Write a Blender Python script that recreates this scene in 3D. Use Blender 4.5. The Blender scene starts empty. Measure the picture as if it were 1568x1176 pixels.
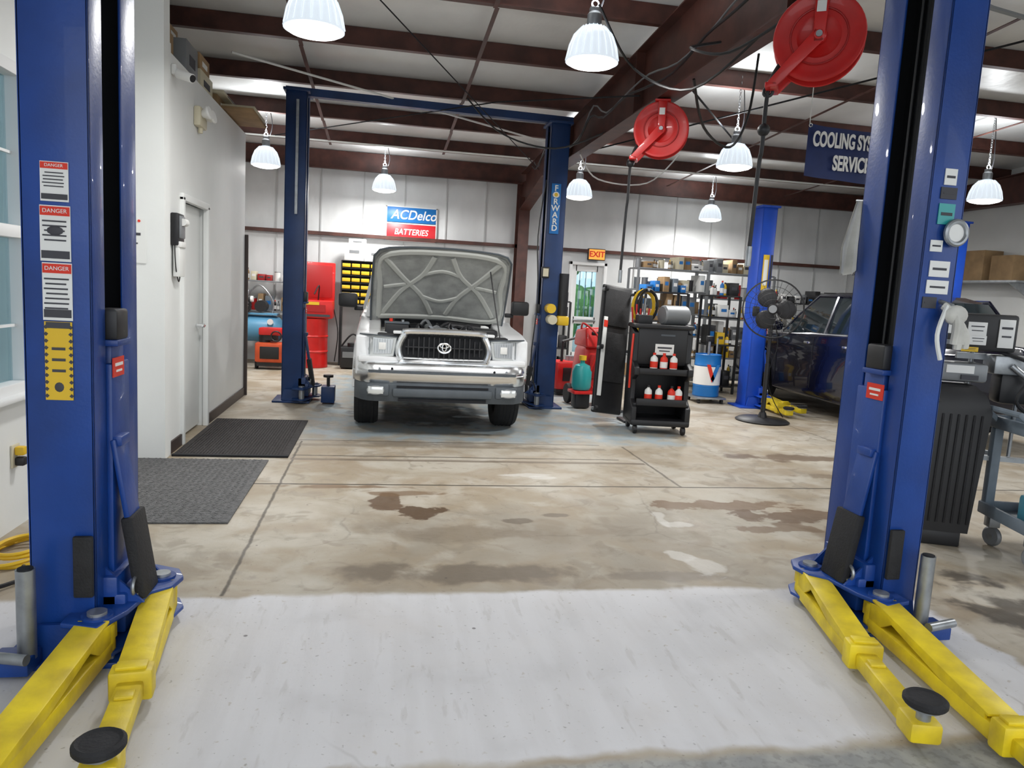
import bpy, bmesh, math, random
from mathutils import Vector, Matrix, Euler
random.seed(7)
D=bpy.data; C=bpy.context; sc=C.scene
rad=math.radians
# ------------------------------------------------------------------ materials
def L(c): return (c[0],c[1],c[2],1)
def mat(name,col,rough=.5,metal=0,var=0,scale=6,bump=0,bscale=None,emit=0,trans=0,coat=0,col2=None,stretch=None,ecol=None):
    m=D.materials.new(name); m.use_nodes=True; nt=m.node_tree; p=nt.nodes['Principled BSDF']
    p.inputs['Base Color'].default_value=L(col); p.inputs['Roughness'].default_value=rough; p.inputs['Metallic'].default_value=metal
    p.inputs['Coat Weight'].default_value=coat
    if trans: p.inputs['Transmission Weight'].default_value=trans
    if emit:
        p.inputs['Emission Color'].default_value=L(ecol or col); p.inputs['Emission Strength'].default_value=emit
    if var or bump:
        tc=nt.nodes.new('ShaderNodeTexCoord'); src=tc.outputs['Object']
        if stretch:
            mp=nt.nodes.new('ShaderNodeMapping'); mp.inputs['Scale'].default_value=stretch; nt.links.new(src,mp.inputs[0]); src=mp.outputs[0]
        if var:
            n=nt.nodes.new('ShaderNodeTexNoise'); n.inputs['Scale'].default_value=scale; n.inputs['Detail'].default_value=5
            nt.links.new(src,n.inputs['Vector'])
            r=nt.nodes.new('ShaderNodeValToRGB'); r.color_ramp.elements[0].position=.35; r.color_ramp.elements[1].position=.68
            r.color_ramp.elements[0].color=L(col2 or [c*(1-var) for c in col]); r.color_ramp.elements[1].color=L([min(1,c*(1+var*.4)) for c in col])
            nt.links.new(n.outputs['Fac'],r.inputs[0]); nt.links.new(r.outputs[0],p.inputs['Base Color'])
        if bump:
            n2=nt.nodes.new('ShaderNodeTexNoise'); n2.inputs['Scale'].default_value=bscale or scale*3; n2.inputs['Detail'].default_value=4
            nt.links.new(src,n2.inputs['Vector'])
            b=nt.nodes.new('ShaderNodeBump'); b.inputs['Strength'].default_value=bump; b.inputs['Distance'].default_value=.02
            nt.links.new(n2.outputs['Fac'],b.inputs['Height']); nt.links.new(b.outputs[0],p.inputs['Normal'])
    return m
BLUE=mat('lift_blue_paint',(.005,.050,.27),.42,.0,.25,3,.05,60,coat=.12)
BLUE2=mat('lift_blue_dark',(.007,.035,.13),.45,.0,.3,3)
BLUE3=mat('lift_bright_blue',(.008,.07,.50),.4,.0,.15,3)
YEL=mat('arm_yellow_paint',(.78,.60,.012),.45,0,.3,7,.05,50,col2=(.56,.41,.02))
RUB=mat('black_rubber',(.014,.014,.016),.75,0,.3,20,.2,90)
BLK=mat('black_plastic',(.012,.012,.014),.45,0,.2,5)
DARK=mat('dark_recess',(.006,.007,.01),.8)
STEEL=mat('galvanised_steel',(.38,.40,.42),.4,.8,.2,15)
CHROME=mat('chrome',(.90,.92,.94),.24,1)
WHT=mat('white_label',(.80,.80,.78),.5)
INK=mat('label_ink',(.05,.05,.06),.6)
RED=mat('red_paint',(.60,.012,.010),.4,0,.2,4,coat=.2)
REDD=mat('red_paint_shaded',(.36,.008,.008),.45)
REDL=mat('red_label',(.7,.03,.01),.5)
ORG=mat('orange_red_paint',(.6,.08,.02),.45,0,.2,5)
WALL=mat('white_wall_paint',(.80,.815,.80),.55,0,.05,1.5,.03,30)
GREYW=mat('insulation_white',(.69,.705,.71),.5,0,.12,2,.4,2.5,stretch=(1,1,.5))
CEIL=mat('ceiling_insulation',(.80,.81,.805),.38,0,.12,1.5,.9,2.2,stretch=(1,.6,1))
BRN=mat('red_oxide_steel',(.085,.028,.02),.5,.1,.4,5)
TRIM=mat('brown_trim',(.05,.035,.03),.5)
CARD=mat('cardboard',(.34,.22,.11),.8,0,.2,6)
TARP=mat('grey_pipe',(.22,.23,.24),.45,.3)
BEIGE=mat('beige_plastic',(.62,.57,.42),.5)
PAPER=mat('paper',(.78,.79,.77),.7)
TRW=mat('truck_white_paint',(.80,.81,.82),.25,0,.03,3,coat=.6)
HOODU=mat('hood_underside',(.36,.37,.355),.75,0,.25,7,.15,40)
HOODR=mat('hood_rib',(.47,.48,.45),.7)
GLS=mat('dark_glass',(.02,.03,.035),.05,.0,coat=1)
LENS=mat('headlight_lens',(.74,.77,.77),.08,.25,coat=1)
LENS2=mat('headlight_reflector',(.55,.57,.58),.2,.5)
GRYP=mat('grey_bumper_plastic',(.085,.10,.115),.5,0,.15,8)
TYRE=mat('tyre_rubber',(.014,.014,.015),.85,0,.3,15,.2,60)
SEDAN=mat('dark_blue_car_paint',(.003,.004,.018),.2,.2,coat=.7)
TEAL=mat('teal_tank',(.03,.34,.34),.35)
CBLUE=mat('compressor_blue',(.10,.30,.48),.4)
GREYC=mat('grey_cart_plastic',(.17,.21,.25),.5,0,.15,8)
NAVY=mat('banner_navy',(.010,.025,.12),.55,0,.2,5)
MATR=mat('rubber_mat_grey',(.14,.14,.142),.8,0,.3,30,.8,70)
MATD=mat('rubber_mat_dark',(.045,.040,.040),.85,0,.3,30,.8,70)
YELP=mat('yellow_plastic',(.75,.48,.02),.45)
GREEN=mat('foliage_green',(.16,.36,.09),.8,0,.5,3,1,8)
ASPH=mat('asphalt_ground',(.42,.42,.40),.8,0,.2,4)
SIGNB=mat('sign_blue',(.01,.16,.48),.4); SIGNR=mat('sign_red',(.66,.02,.03),.4)
EXITM=mat('exit_face',(.9,.35,.05),.5,emit=.5,ecol=(1,.45,.08))
CLOTH=mat('white_cloth',(.62,.61,.57),.9,0,.2,10)
BULB=mat('lamp_glass_lit',(1,.98,.94),.3,emit=5)
BULBC=mat('lamp_glass_core',(1,.97,.9),.3,emit=12)
REFL=mat('lamp_prism_glass',(.66,.72,.78),.12,emit=.6,ecol=(.82,.91,1))
WINF=mat('window_frame_white',(.80,.81,.81),.4)
def glassmat():
    m=D.materials.new('window_glass'); m.use_nodes=True; nt=m.node_tree
    for n in list(nt.nodes): nt.nodes.remove(n)
    o=nt.nodes.new('ShaderNodeOutputMaterial'); mx=nt.nodes.new('ShaderNodeMixShader'); t=nt.nodes.new('ShaderNodeBsdfTransparent'); g=nt.nodes.new('ShaderNodeBsdfGlossy')
    t.inputs[0].default_value=(.6,.72,.76,1); g.inputs['Roughness'].default_value=.03; mx.inputs[0].default_value=.12
    nt.links.new(t.outputs[0],mx.inputs[1]); nt.links.new(g.outputs[0],mx.inputs[2]); nt.links.new(mx.outputs[0],o.inputs[0]); return m
WGL=glassmat()
# floor material
def floormat():
    m=D.materials.new('stained_concrete'); m.use_nodes=True; nt=m.node_tree; p=nt.nodes['Principled BSDF']
    lk=nt.links.new
    tc=nt.nodes.new('ShaderNodeTexCoord'); sx=nt.nodes.new('ShaderNodeSeparateXYZ'); lk(tc.outputs['Object'],sx.inputs[0]); X,Y=sx.outputs[0],sx.outputs[1]
    def mth(op,a,b=0,c=None):
        n=nt.nodes.new('ShaderNodeMath'); n.operation=op
        for i,v in enumerate((a,b,c)):
            if v is None: continue
            if isinstance(v,(int,float)): n.inputs[i].default_value=v
            else: lk(v,n.inputs[i])
        return n.outputs[0]
    def noise(s,det=5,st=None,off=0,dist=0):
        n=nt.nodes.new('ShaderNodeTexNoise'); n.inputs['Scale'].default_value=s; n.inputs['Detail'].default_value=det; n.inputs['Distortion'].default_value=dist
        mp=nt.nodes.new('ShaderNodeMapping'); mp.inputs['Scale'].default_value=st or (1,1,1); mp.inputs['Location'].default_value=(off,off*1.7,0)
        lk(tc.outputs['Object'],mp.inputs[0]); lk(mp.outputs[0],n.inputs['Vector']); return n.outputs['Fac']
    def ramp(v,a,b,lo=0,hi=1):
        n=nt.nodes.new('ShaderNodeMapRange'); n.interpolation_type='SMOOTHSTEP'; lk(v,n.inputs[0])
        n.inputs[1].default_value=a; n.inputs[2].default_value=b; n.inputs[3].default_value=lo; n.inputs[4].default_value=hi; return n.outputs[0]
    def mix(f,a,b):
        n=nt.nodes.new('ShaderNodeMix'); n.data_type='RGBA'
        if isinstance(f,(int,float)): n.inputs[0].default_value=f
        else: lk(f,n.inputs[0])
        for i,v in ((6,a),(7,b)):
            if isinstance(v,tuple): n.inputs[i].default_value=L(v)
            else: lk(v,n.inputs[i])
        return n.outputs[2]
    nf=noise(7,8); nl=noise(1.3,6,off=3,dist=.6); nm=noise(3.2,7,off=9,dist=.4); fine=noise(45,3,off=5)
    nmc=ramp(nm,.32,.68,-.5,.5)
    def rect(x0,x1,y0,y1,soft=.02,amp=0):
        xd=mth('ADD',X,mth('MULTIPLY',mth('SUBTRACT',nf,.5),amp)); yd=mth('ADD',Y,mth('MULTIPLY',mth('SUBTRACT',nm,.5),amp))
        a=mth('MULTIPLY',ramp(xd,x0-soft,x0+soft),ramp(xd,x1-soft,x1+soft,1,0)); b=mth('MULTIPLY',ramp(yd,y0-soft,y0+soft),ramp(yd,y1-soft,y1+soft,1,0))
        return mth('MULTIPLY',a,b)
    def ell(cx,cy,rx,ry,inner=.75,amp=.6):
        a=mth('DIVIDE',mth('SUBTRACT',X,cx),rx); b=mth('DIVIDE',mth('SUBTRACT',Y,cy),ry)
        d=mth('SQRT',mth('ADD',mth('MULTIPLY',a,a),mth('MULTIPLY',b,b)))
        d=mth('ADD',d,mth('ADD',mth('MULTIPLY',nmc,amp),mth('MULTIPLY',mth('SUBTRACT',nf,.5),1.2))); return ramp(d,inner,1.02,1,0)
    tan=mix(ramp(nl,.35,.65),(.34,.28,.20),(.46,.42,.35)); tan=mix(ramp(nm,.45,.7,0,.7),tan,(.50,.47,.41))
    tan=mix(ramp(noise(2.1,7,off=14,dist=.8),.50,.68,0,.6),tan,(.32,.25,.17)); tan=mix(ramp(noise(5,8,off=41,dist=1.2),.54,.68,0,.5),tan,(.25,.21,.16))
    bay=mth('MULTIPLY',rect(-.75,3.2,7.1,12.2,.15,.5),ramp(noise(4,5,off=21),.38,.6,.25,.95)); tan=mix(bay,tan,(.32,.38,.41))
    tan=mix(mth('MULTIPLY',rect(-.1,2.2,3.3,4.9,.45,1.2),ramp(nl,.35,.6,.15,.6)),tan,(.20,.165,.12))
    for e,f,c in ((ell(.26,4.80,.17,.20,.85,.9),.92,(.085,.045,.020)),(ell(.10,4.98,.12,.24,.8,.9),.85,(.11,.06,.03)),(ell(.20,5.25,.42,.07,.6,.9),.7,(.17,.10,.05)),
                  (ell(2.55,5.0,.55,.12,.8,1.0),.8,(.17,.10,.05)),(ell(3.0,4.75,.55,.13,.8,1.0),.85,(.14,.08,.04)),(ell(2.75,4.45,.32,.10,.7,1.0),.75,(.18,.11,.06)),(ell(3.1,4.3,.4,.2,.5,.8),.6,(.17,.11,.06)),
                  (ell(.7,4.4,.9,.20,.3,.9),.5,(.19,.145,.10)),(ell(.55,3.74,.9,.15,.4,.9),.8,(.14,.11,.08)),(ell(1.5,3.66,.5,.08,.4,.9),.6,(.17,.14,.11)),(ell(4.1,6.6,.9,.16,.5,1.0),.8,(.14,.09,.055)),(ell(3.9,5.9,.4,.1,.5,1.0),.6,(.16,.11,.07)),
                  (ell(3.6,2.9,.7,.7,.4),.55,(.15,.13,.11)),(ell(3.3,3.2,.25,.4,.6,.9),.8,(.06,.05,.04)),(ell(4.1,3.3,.4,.3,.6,.9),.7,(.08,.07,.06)),
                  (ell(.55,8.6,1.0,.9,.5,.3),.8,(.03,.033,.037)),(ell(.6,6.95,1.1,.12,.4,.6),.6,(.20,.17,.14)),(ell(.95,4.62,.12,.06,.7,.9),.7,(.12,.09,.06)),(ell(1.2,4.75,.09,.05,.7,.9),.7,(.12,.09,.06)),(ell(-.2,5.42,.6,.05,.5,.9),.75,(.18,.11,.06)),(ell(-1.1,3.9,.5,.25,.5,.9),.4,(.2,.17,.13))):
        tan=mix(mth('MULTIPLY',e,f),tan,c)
    for e in (ell(1.93,4.72,.05,.20,.6,.9),ell(1.98,4.55,.10,.06,.6,.9),ell(1.78,3.97,.10,.08,.6,.9),ell(1.88,3.80,.11,.13,.6,1.1),ell(1.15,5.83,.22,.05,.6,1.0),ell(1.32,5.75,.10,.05,.6,.9)):
        tan=mix(mth('MULTIPLY',e,.6),tan,(.60,.58,.54))
    grey=mix(ramp(nf,.35,.65),(.26,.265,.26),(.35,.35,.33)); grey=mix(ramp(noise(30,4,off=50),.5,.62,0,.4),grey,(.15,.15,.14)); col=mix(rect(-9,20,-20,2.12,.03,.1),tan,grey)
    wn=noise(9,8,st=(1,.12,1),off=2); white=mix(ramp(wn,.42,.62,0,.42),(.655,.650,.665),(.575,.565,.57)); white=mix(ramp(nl,.5,.72,0,.35),white,(.58,.54,.51)); white=mix(ramp(nm,.55,.7,0,.3),white,(.52,.51,.51))
    white=mix(ramp(noise(18,7,st=(1,.2,1),off=61),.60,.68,0,.28),white,(.42,.40,.38))
    wm=rect(-2.0,2.8,2.16,3.49,.03,.18); wm=mth('MULTIPLY',wm,ramp(noise(28,5,off=33),.26,.36,.5,1))
    col=mix(wm,col,white)
    def line(axis,v,w,lo,hi,f,c=(.05,.04,.03)):
        nonlocal col
        r_=rect(lo,hi,v-w,v+w,.006,.03) if axis=='y' else rect(v-w,v+w,lo,hi,.006,.03)
        col=mix(mth('MULTIPLY',r_,f),col,c)
    line('y',5.49,.013,-1.7,10.2,.9); line('x',-.70,.009,3.5,7.0,.8); line('y',6.28,.035,-.72,2.4,.75,(.17,.135,.10)); line('y',6.42,.013,-.72,2.2,.8); line('y',6.85,.05,-.9,2.2,.5,(.19,.16,.12)); line('y',7.05,.012,-.9,2.2,.7)
    line('x',2.42,.012,5.5,7.0,.6); line('x',5.1,.01,5.5,13,.5); line('y',9.0,.01,3,10,.5)
    v=nt.nodes.new('ShaderNodeTexVoronoi'); v.feature='DISTANCE_TO_EDGE'; v.inputs['Scale'].default_value=.45
    mp=nt.nodes.new('ShaderNodeMix'); mp.data_type='RGBA'; mp.inputs[0].default_value=.12; lk(tc.outputs['Object'],mp.inputs[6])
    nn=nt.nodes.new('ShaderNodeTexNoise'); nn.inputs['Scale'].default_value=4; lk(tc.outputs['Object'],nn.inputs['Vector']); lk(nn.outputs['Color'],mp.inputs[7]); lk(mp.outputs[2],v.inputs['Vector'])
    col=mix(mth('MULTIPLY',ramp(v.outputs['Distance'],0,.005,1,0),mth('MULTIPLY',ramp(nl,.48,.62),.25)),col,(.10,.08,.06))
    col=mix(ramp(fine,.66,.74,0,.4),col,(.10,.085,.07))
    vs=nt.nodes.new('ShaderNodeTexVoronoi'); vs.inputs['Scale'].default_value=3.0; lk(tc.outputs['Object'],vs.inputs['Vector'])
    col=mix(ramp(vs.outputs['Distance'],.02,.032,.7,0),col,(.06,.05,.05))
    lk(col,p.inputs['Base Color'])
    p.inputs['Specular IOR Level'].default_value=.32
    ro=mth('ADD',ramp(nm,.3,.7,.44,.66),mth('MULTIPLY',wm,.15)); lk(ro,p.inputs['Roughness'])
    b=nt.nodes.new('ShaderNodeBump'); b.inputs['Strength'].default_value=.4; b.inputs['Distance'].default_value=.012; lk(mth('ADD',nf,mth('MULTIPLY',wn,.8)),b.inputs['Height']); lk(b.outputs[0],p.inputs['Normal'])
    return m
FLOOR=floormat()
# ------------------------------------------------------------------ mesh builder
class MB:
    def __init__(s): s.bm=bmesh.new(); s.ms=[]; s.T=Matrix.Identity(4)
    def add(s,bm,m,smooth=True,recalc=True):
        if recalc: bmesh.ops.recalc_face_normals(bm,faces=bm.faces)
        bm.transform(s.T)
        if s.T.determinant()<0: bmesh.ops.reverse_faces(bm,faces=bm.faces)
        if m not in s.ms: s.ms.append(m)
        i=s.ms.index(m)
        for f in bm.faces: f.material_index=i; f.smooth=smooth
        me=D.meshes.new('t'); bm.to_mesh(me); bm.free(); s.bm.from_mesh(me); D.meshes.remove(me)
    def box(s,c,d,m,r=None,b=0,taper=None):
        bm=bmesh.new(); bmesh.ops.create_cube(bm,size=1)
        for v in bm.verts:
            k=1
            if taper and v.co.z>0: k=taper
            v.co=Vector((v.co.x*d[0]*k,v.co.y*d[1]*k,v.co.z*d[2]))
        if b: bmesh.ops.bevel(bm,geom=bm.edges[:],offset=min(b,min(d)*.45),segments=2,affect='EDGES',profile=.5)
        if r: bm.transform(Euler(r).to_matrix().to_4x4())
        bmesh.ops.translate(bm,verts=bm.verts,vec=c); s.add(bm,m)
    def cyl(s,p1,p2,r1,m,r2=None,n=18,cap=True):
        p1=Vector(p1);p2=Vector(p2); d=p2-p1; bm=bmesh.new()
        bmesh.ops.create_cone(bm,cap_ends=cap,segments=n,radius1=r1,radius2=r1 if r2 is None else r2,depth=d.length)
        bm.transform(Matrix.Translation((p1+p2)/2)@d.to_track_quat('Z','Y').to_matrix().to_4x4()); s.add(bm,m)
    def lathe(s,prof,m,c=(0,0,0),n=28,rot=None,sc_=(1,1,1)):
        bm=bmesh.new(); rings=[]
        for r,z in prof: rings.append([bm.verts.new((max(r,1e-4)*math.cos(6.28318*i/n)*sc_[0],max(r,1e-4)*math.sin(6.28318*i/n)*sc_[1],z*sc_[2])) for i in range(n)])
        for a,b in zip(rings,rings[1:]):
            for i in range(n): bm.faces.new((a[i],a[(i+1)%n],b[(i+1)%n],b[i]))
        if rot: bm.transform(Euler(rot).to_matrix().to_4x4())
        bmesh.ops.translate(bm,verts=bm.verts,vec=c); s.add(bm,m)
    def tube(s,pts,r,m,n=8,closed=False,sm=0,flat=1):
        P=[Vector(p) for p in pts]
        if sm:
            Q=[]; k=len(P); rng=range(k) if closed else range(k-1)
            for i in rng:
                p0=P[(i-1)%k] if closed or i>0 else P[0]; p1=P[i]; p2=P[(i+1)%k]; p3=P[(i+2)%k] if closed or i+2<k else P[-1]
                for j in range(sm):
                    t=j/sm; Q.append(.5*((2*p1)+(p2-p0)*t+(2*p0-5*p1+4*p2-p3)*t*t+(3*p1-p0-3*p2+p3)*t**3))
            if not closed: Q.append(P[-1])
            P=Q
        bm=bmesh.new(); rings=[]; k=len(P); up=None
        for i,p in enumerate(P):
            t=(P[(i+1)%k]-P[(i-1)%k]) if closed else (P[min(i+1,k-1)]-P[max(i-1,0)])
            t.normalize()
            if up is None: up=t.orthogonal().normalized()
            up=(up-t*up.dot(t))
            if up.length<1e-4: up=t.orthogonal()
            up.normalize(); sd=t.cross(up)
            rings.append([bm.verts.new(p+(up*math.cos(6.28318*j/n)+sd*math.sin(6.28318*j/n))*r) for j in range(n)])
        pr=list(zip(rings,rings[1:]))+([(rings[-1],rings[0])] if closed else [])
        for a,b in pr:
            for j in range(n): bm.faces.new((a[j],a[(j+1)%n],b[(j+1)%n],b[j]))
        if not closed: bm.faces.new(rings[0]); bm.faces.new(rings[-1])
        s.add(bm,m)
    def prism(s,poly,axis,a,b,m,bev=0):
        bm=bmesh.new()
        def P(u,v,w): return {'x':(w,u,v),'y':(u,w,v),'z':(u,v,w)}[axis]
        A=[bm.verts.new(P(u,v,a)) for u,v in poly]; B=[bm.verts.new(P(u,v,b)) for u,v in poly]; n=len(poly)
        bm.faces.new(A); bm.faces.new(B)
        for i in range(n): bm.faces.new((A[i],A[(i+1)%n],B[(i+1)%n],B[i]))
        bmesh.ops.recalc_face_normals(bm,faces=bm.faces)
        if bev: 
            es=[e for e in bm.edges if len(e.link_faces)==2 and e.calc_face_angle(0)>rad(25)]
            bmesh.ops.bevel(bm,geom=es,offset=bev,segments=3,affect='EDGES',profile=.5,clamp_overlap=True)
        s.add(bm,m)
    def loft(s,secs,m,cap=True,ring=True,smooth=True):
        bm=bmesh.new(); rs=[[bm.verts.new(p) for p in q] for q in secs]; n=len(secs[0])
        for a,b in zip(rs,rs[1:]):
            for i in range(n if ring else n-1): bm.faces.new((a[i],a[(i+1)%n],b[(i+1)%n],b[i]))
        if cap and ring: bm.faces.new(rs[0]); bm.faces.new(rs[-1])
        s.add(bm,m,smooth)
    def torus(s,c,R,r,m,axis='z',n=28,k=8,sc_=(1,1)):
        pts=[]
        for i in range(n):
            a=6.28318*i/n; u=R*math.cos(a)*sc_[0]; v=R*math.sin(a)*sc_[1]
            pts.append(Vector(c)+Vector({'z':(u,v,0),'y':(u,0,v),'x':(0,u,v)}[axis]))
        s.tube(pts,r,m,k,True)
    def sph(s,c,r,m,n=16):
        bm=bmesh.new(); bmesh.ops.create_uvsphere(bm,u_segments=n,v_segments=n//2+2,radius=1)
        r=(r,r,r) if isinstance(r,(int,float)) else r
        for v in bm.verts: v.co=Vector((v.co.x*r[0]+c[0],v.co.y*r[1]+c[1],v.co.z*r[2]+c[2]))
        s.add(bm,m)
    def text(s,t,size,c,m,rot=(rad(90),0,0),ex=.004,align='CENTER',shear=0,sx=1,bold=0):
        cu=D.curves.new('t','FONT'); cu.body=t; cu.size=size; cu.extrude=ex; cu.align_x=align; cu.align_y='CENTER'; cu.shear=shear; cu.offset=bold
        o=D.objects.new('t',cu); C.collection.objects.link(o); C.view_layer.update()
        me=D.meshes.new_from_object(o.evaluated_get(C.evaluated_depsgraph_get())); bm=bmesh.new(); bm.from_mesh(me)
        D.objects.remove(o); D.curves.remove(cu); D.meshes.remove(me)
        bm.transform(Matrix.Translation(c)@Euler(rot).to_matrix().to_4x4()@Matrix.Diagonal((sx,1,1,1))); s.add(bm,m,False,False)
    def done(s,name,loc=(0,0,0),rz=0,parent=None,ang=35):
        me=D.meshes.new(name); s.bm.to_mesh(me); s.bm.free()
        for m in s.ms: me.materials.append(m)
        me.set_sharp_from_angle(angle=rad(ang))
        o=D.objects.new(name,me); o.location=loc; o.rotation_euler=(0,0,rz); C.collection.objects.link(o)
        if parent: o.parent=parent
        return o
def empty(name,loc=(0,0,0)):
    o=D.objects.new(name,None); o.location=loc; C.collection.objects.link(o); return o
# ------------------------------------------------------------------ room
def ceilz(y): return 3.8+.05*(14-y)
b=MB(); b.box((2.6,6.75,-.05),(15.6,14.9,.1),FLOOR); 
f=b.done('floor')
b=MB(); b.box((0,0,-.2),(120,120,.1),ASPH); b.done('ground_outside')
b=MB(); b.loft([[(-5.2,-.5,ceilz(-.5)),(-5.2,14.2,ceilz(14.2)),(-5.2,14.2,ceilz(14.2)+.12),(-5.2,-.5,ceilz(-.5)+.12)],[(10.4,-.5,ceilz(-.5)),(10.4,14.2,ceilz(14.2)),(10.4,14.2,ceilz(14.2)+.12),(10.4,-.5,ceilz(-.5)+.12)]],CEIL,smooth=False)
b.done('ceiling')
DX0,DX1,DZ=3.5,4.25,2.12
b=MB()
b.box(((-5.2+DX0)/2,14.1,2.0),(DX0+5.2,.2,4.0),GREYW); b.box(((DX1+10.4)/2,14.1,2.0),(10.4-DX1,.2,4.0),GREYW); b.box(((DX0+DX1)/2,14.1,(DZ+4)/2),(DX1-DX0,.2,4-DZ),GREYW)
x=-4.9
SEAM=mat('insulation_seam',(.50,.51,.51),.6)
while x<10.2:
    if not(DX0-.05<x<DX1+.05): b.box((x,13.99,1.9),(.02,.02,3.8),SEAM)
    x+=.76+random.uniform(-.03,.03)
b.done('wall_back')
b=MB(); b.box((10.3,6.75,2.1),(.2,14.9,4.2),WALL); b.done('wall_right')
b=MB(); b.box((-5.1,10,2.0),(.2,8.2,4.0),GREYW); b.done('wall_left_rear')
b=MB(); WY0,WY1,WZ0,WZ1=3.15,4.68,.78,2.56
b.box((-2.1,(WY0-.5)/2,2.2),(.16,WY0+.5,4.4),WALL); b.box((-2.1,(WY1+6.2)/2,2.2),(.16,6.2-WY1,4.4),WALL)
b.box((-2.1,(WY0+WY1)/2,WZ0/2),(.16,WY1-WY0,WZ0),WALL); b.box((-2.1,(WY0+WY1)/2,(WZ1+4.4)/2),(.16,WY1-WY0,4.4-WZ1),WALL)
b.done('wall_left')
b=MB()
for y in (WY0+.03,WY1-.03): b.box((-2.04,y,(WZ0+WZ1)/2),(.1,.07,WZ1-WZ0+.04),WINF,b=.008)
for z in (WZ0+.02,WZ1-.02,(WZ0+WZ1)/2): b.box((-2.04,(WY0+WY1)/2,z),(.1,WY1-WY0,.07),WINF,b=.008)
b.box((-2.01,(WY0+WY1)/2,WZ0-.02),(.14,WY1-WY0+.12,.03),WINF,b=.008)
for z in (1.15,2.1): b.box((-2.05,(WY0+WY1)/2,z),(.02,WY1-WY0,.015),WINF)
b.box((-2.07,(WY0+WY1)/2,(WZ0+WZ1)/2),(.008,WY1-WY0-.05,WZ1-WZ0-.05),WGL); b.done('window_1')
b=MB(); b.box((-2.95,6.28,2.1),(2.54,.16,4.2),WALL); b.done('wall_office_front')
b=MB(); PX=-1.70; DY0,DY1,DH=6.76,7.66,2.13
b.box((PX-.06,(6.36+DY0)/2,1.6),(.12,DY0-6.36,3.2),WALL); b.box((PX-.06,(DY1+9.7)/2,1.6),(.12,9.7-DY1,3.2),WALL); b.box((PX-.06,(DY0+DY1)/2,(DH+3.2)/2),(.12,DY1-DY0,3.2-DH),WALL)
b.box((-3.3,9.64,1.6),(3.1,.12,3.2),WALL); b.box((-3.35,8.0,3.17),(3.2,3.3,.06),WALL)
b.done('wall_office_side')
b=MB()
for y in (DY0,DY1): b.box((PX+.005,y,DH/2),(.05,.06,DH),WALL,b=.006)
b.box((PX+.005,(DY0+DY1)/2,DH),(.05,DY1-DY0+.06,.06),WALL,b=.006)
b.box((PX-.075,(DY0+DY1)/2,DH/2),(.04,DY1-DY0-.04,DH-.05),WALL,b=.004)
b.cyl((PX-.05,DY1-.14,1.0),(PX+.02,DY1-.14,1.0),.02,CHROME); b.box((PX+.02,DY1-.19,1.0),(.02,.12,.02),CHROME,b=.005); b.done('door_1')
b=MB(); b.box((PX+.008,(DY1+9.7)/2+.02,.05),(.016,9.7-DY1-.04,.1),TRIM); b.box((PX+.008,6.55,.05),(.016,.38,.1),TRIM); b.done('baseboard_left')
b=MB(); b.box((PX-.0,9.72,1.0),(.08,.03,2.0),TRIM); b.done('trim_1')
b=MB(); b.box((2.6,-.6,4.1),(15.6,.16,1.0),WALL)
for x,w in ((-3.6,3.2),(3.9,1.0),(9.9,1.0)): b.box((x,-.6,1.8),(w,.16,3.6),WALL)
b.done('wall_front')
b=MB()
for y in (12.5,11.05,9.6,8.15,6.8,5.4,4.0,2.6,1.2,-.2):
    z=ceilz(y); x0=-5.0 
    if y<6.2: x0=-2.0
    w=10.2-x0; cx=(10.2+x0)/2
    b.box((cx,y,z-.10),(w,.012,.19),BRN); b.box((cx,y-.03,z-.195),(w,.075,.012),BRN); b.box((cx,y+.03,z-.01),(w,.07,.012),BRN)
b.box((2.6,13.9,3.63),(15.2,.02,.32),BRN); b.box((2.6,13.86,3.47),(15.2,.1,.015),BRN)
b.done('roof_purlins')
b=MB()
b.box((2.6-.0+(-3.8),13.93,2.33),(7.6,.12,.06),BRN); b.box((6.3,13.93,2.33),(7.8,.12,.06),BRN)
b.done('wall_girt')
def frame(x):
    b=MB()
    top=lambda y: ceilz(y)-.205
    lo=lambda y: 3.32 if y<11.8 else 3.32-.35*(y-11.8)/1.8
    ys=[-.45,11.8,13.6]
    for y0,y1 in zip(ys,ys[1:]):
        b.loft([[(x-.005,y0,lo(y0)),(x+.005,y0,lo(y0)),(x+.005,y0,top(y0)),(x-.005,y0,top(y0))],[(x-.005,y1,lo(y1)),(x+.005,y1,lo(y1)),(x+.005,y1,top(y1)),(x-.005,y1,top(y1))]],BRN)
        for fz in (lo,top):
            b.loft([[(x-.1,y0,fz(y0)-.008),(x+.1,y0,fz(y0)-.008),(x+.1,y0,fz(y0)+.004),(x-.1,y0,fz(y0)+.004)],[(x-.1,y1,fz(y1)-.008),(x+.1,y1,fz(y1)-.008),(x+.1,y1,fz(y1)+.004),(x-.1,y1,fz(y1)+.004)]],BRN)
    b.box((x,13.6,1.6),(.2,.015,3.2),BRN); b.box((x,13.78,1.75),(.012,.36,3.5),BRN); b.box((x,13.92,1.8),(.2,.015,3.6),BRN)
    for y in (1.5,4.5,7.4,10.2): b.box((x,y,(lo(y)+top(y))/2),(.19,.01,top(y)-lo(y)),BRN)
    return b.done('steel_rafter_frame')
frame(2.5); frame(9.9)
b=MB()
for x,y0,y1 in ((-.9,3.9,13.9),(.9,3.9,13.9),(5.2,2,13.9),(7.6,2,13.9)):
    y=y0
    while y<y1-1.4:
        b.box((x+random.uniform(-.02,.02),y+.72,ceilz(y+.7)-.215),(.04,1.45,.006),BRN,r=(-.05,0,0)); y+=1.45
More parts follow.
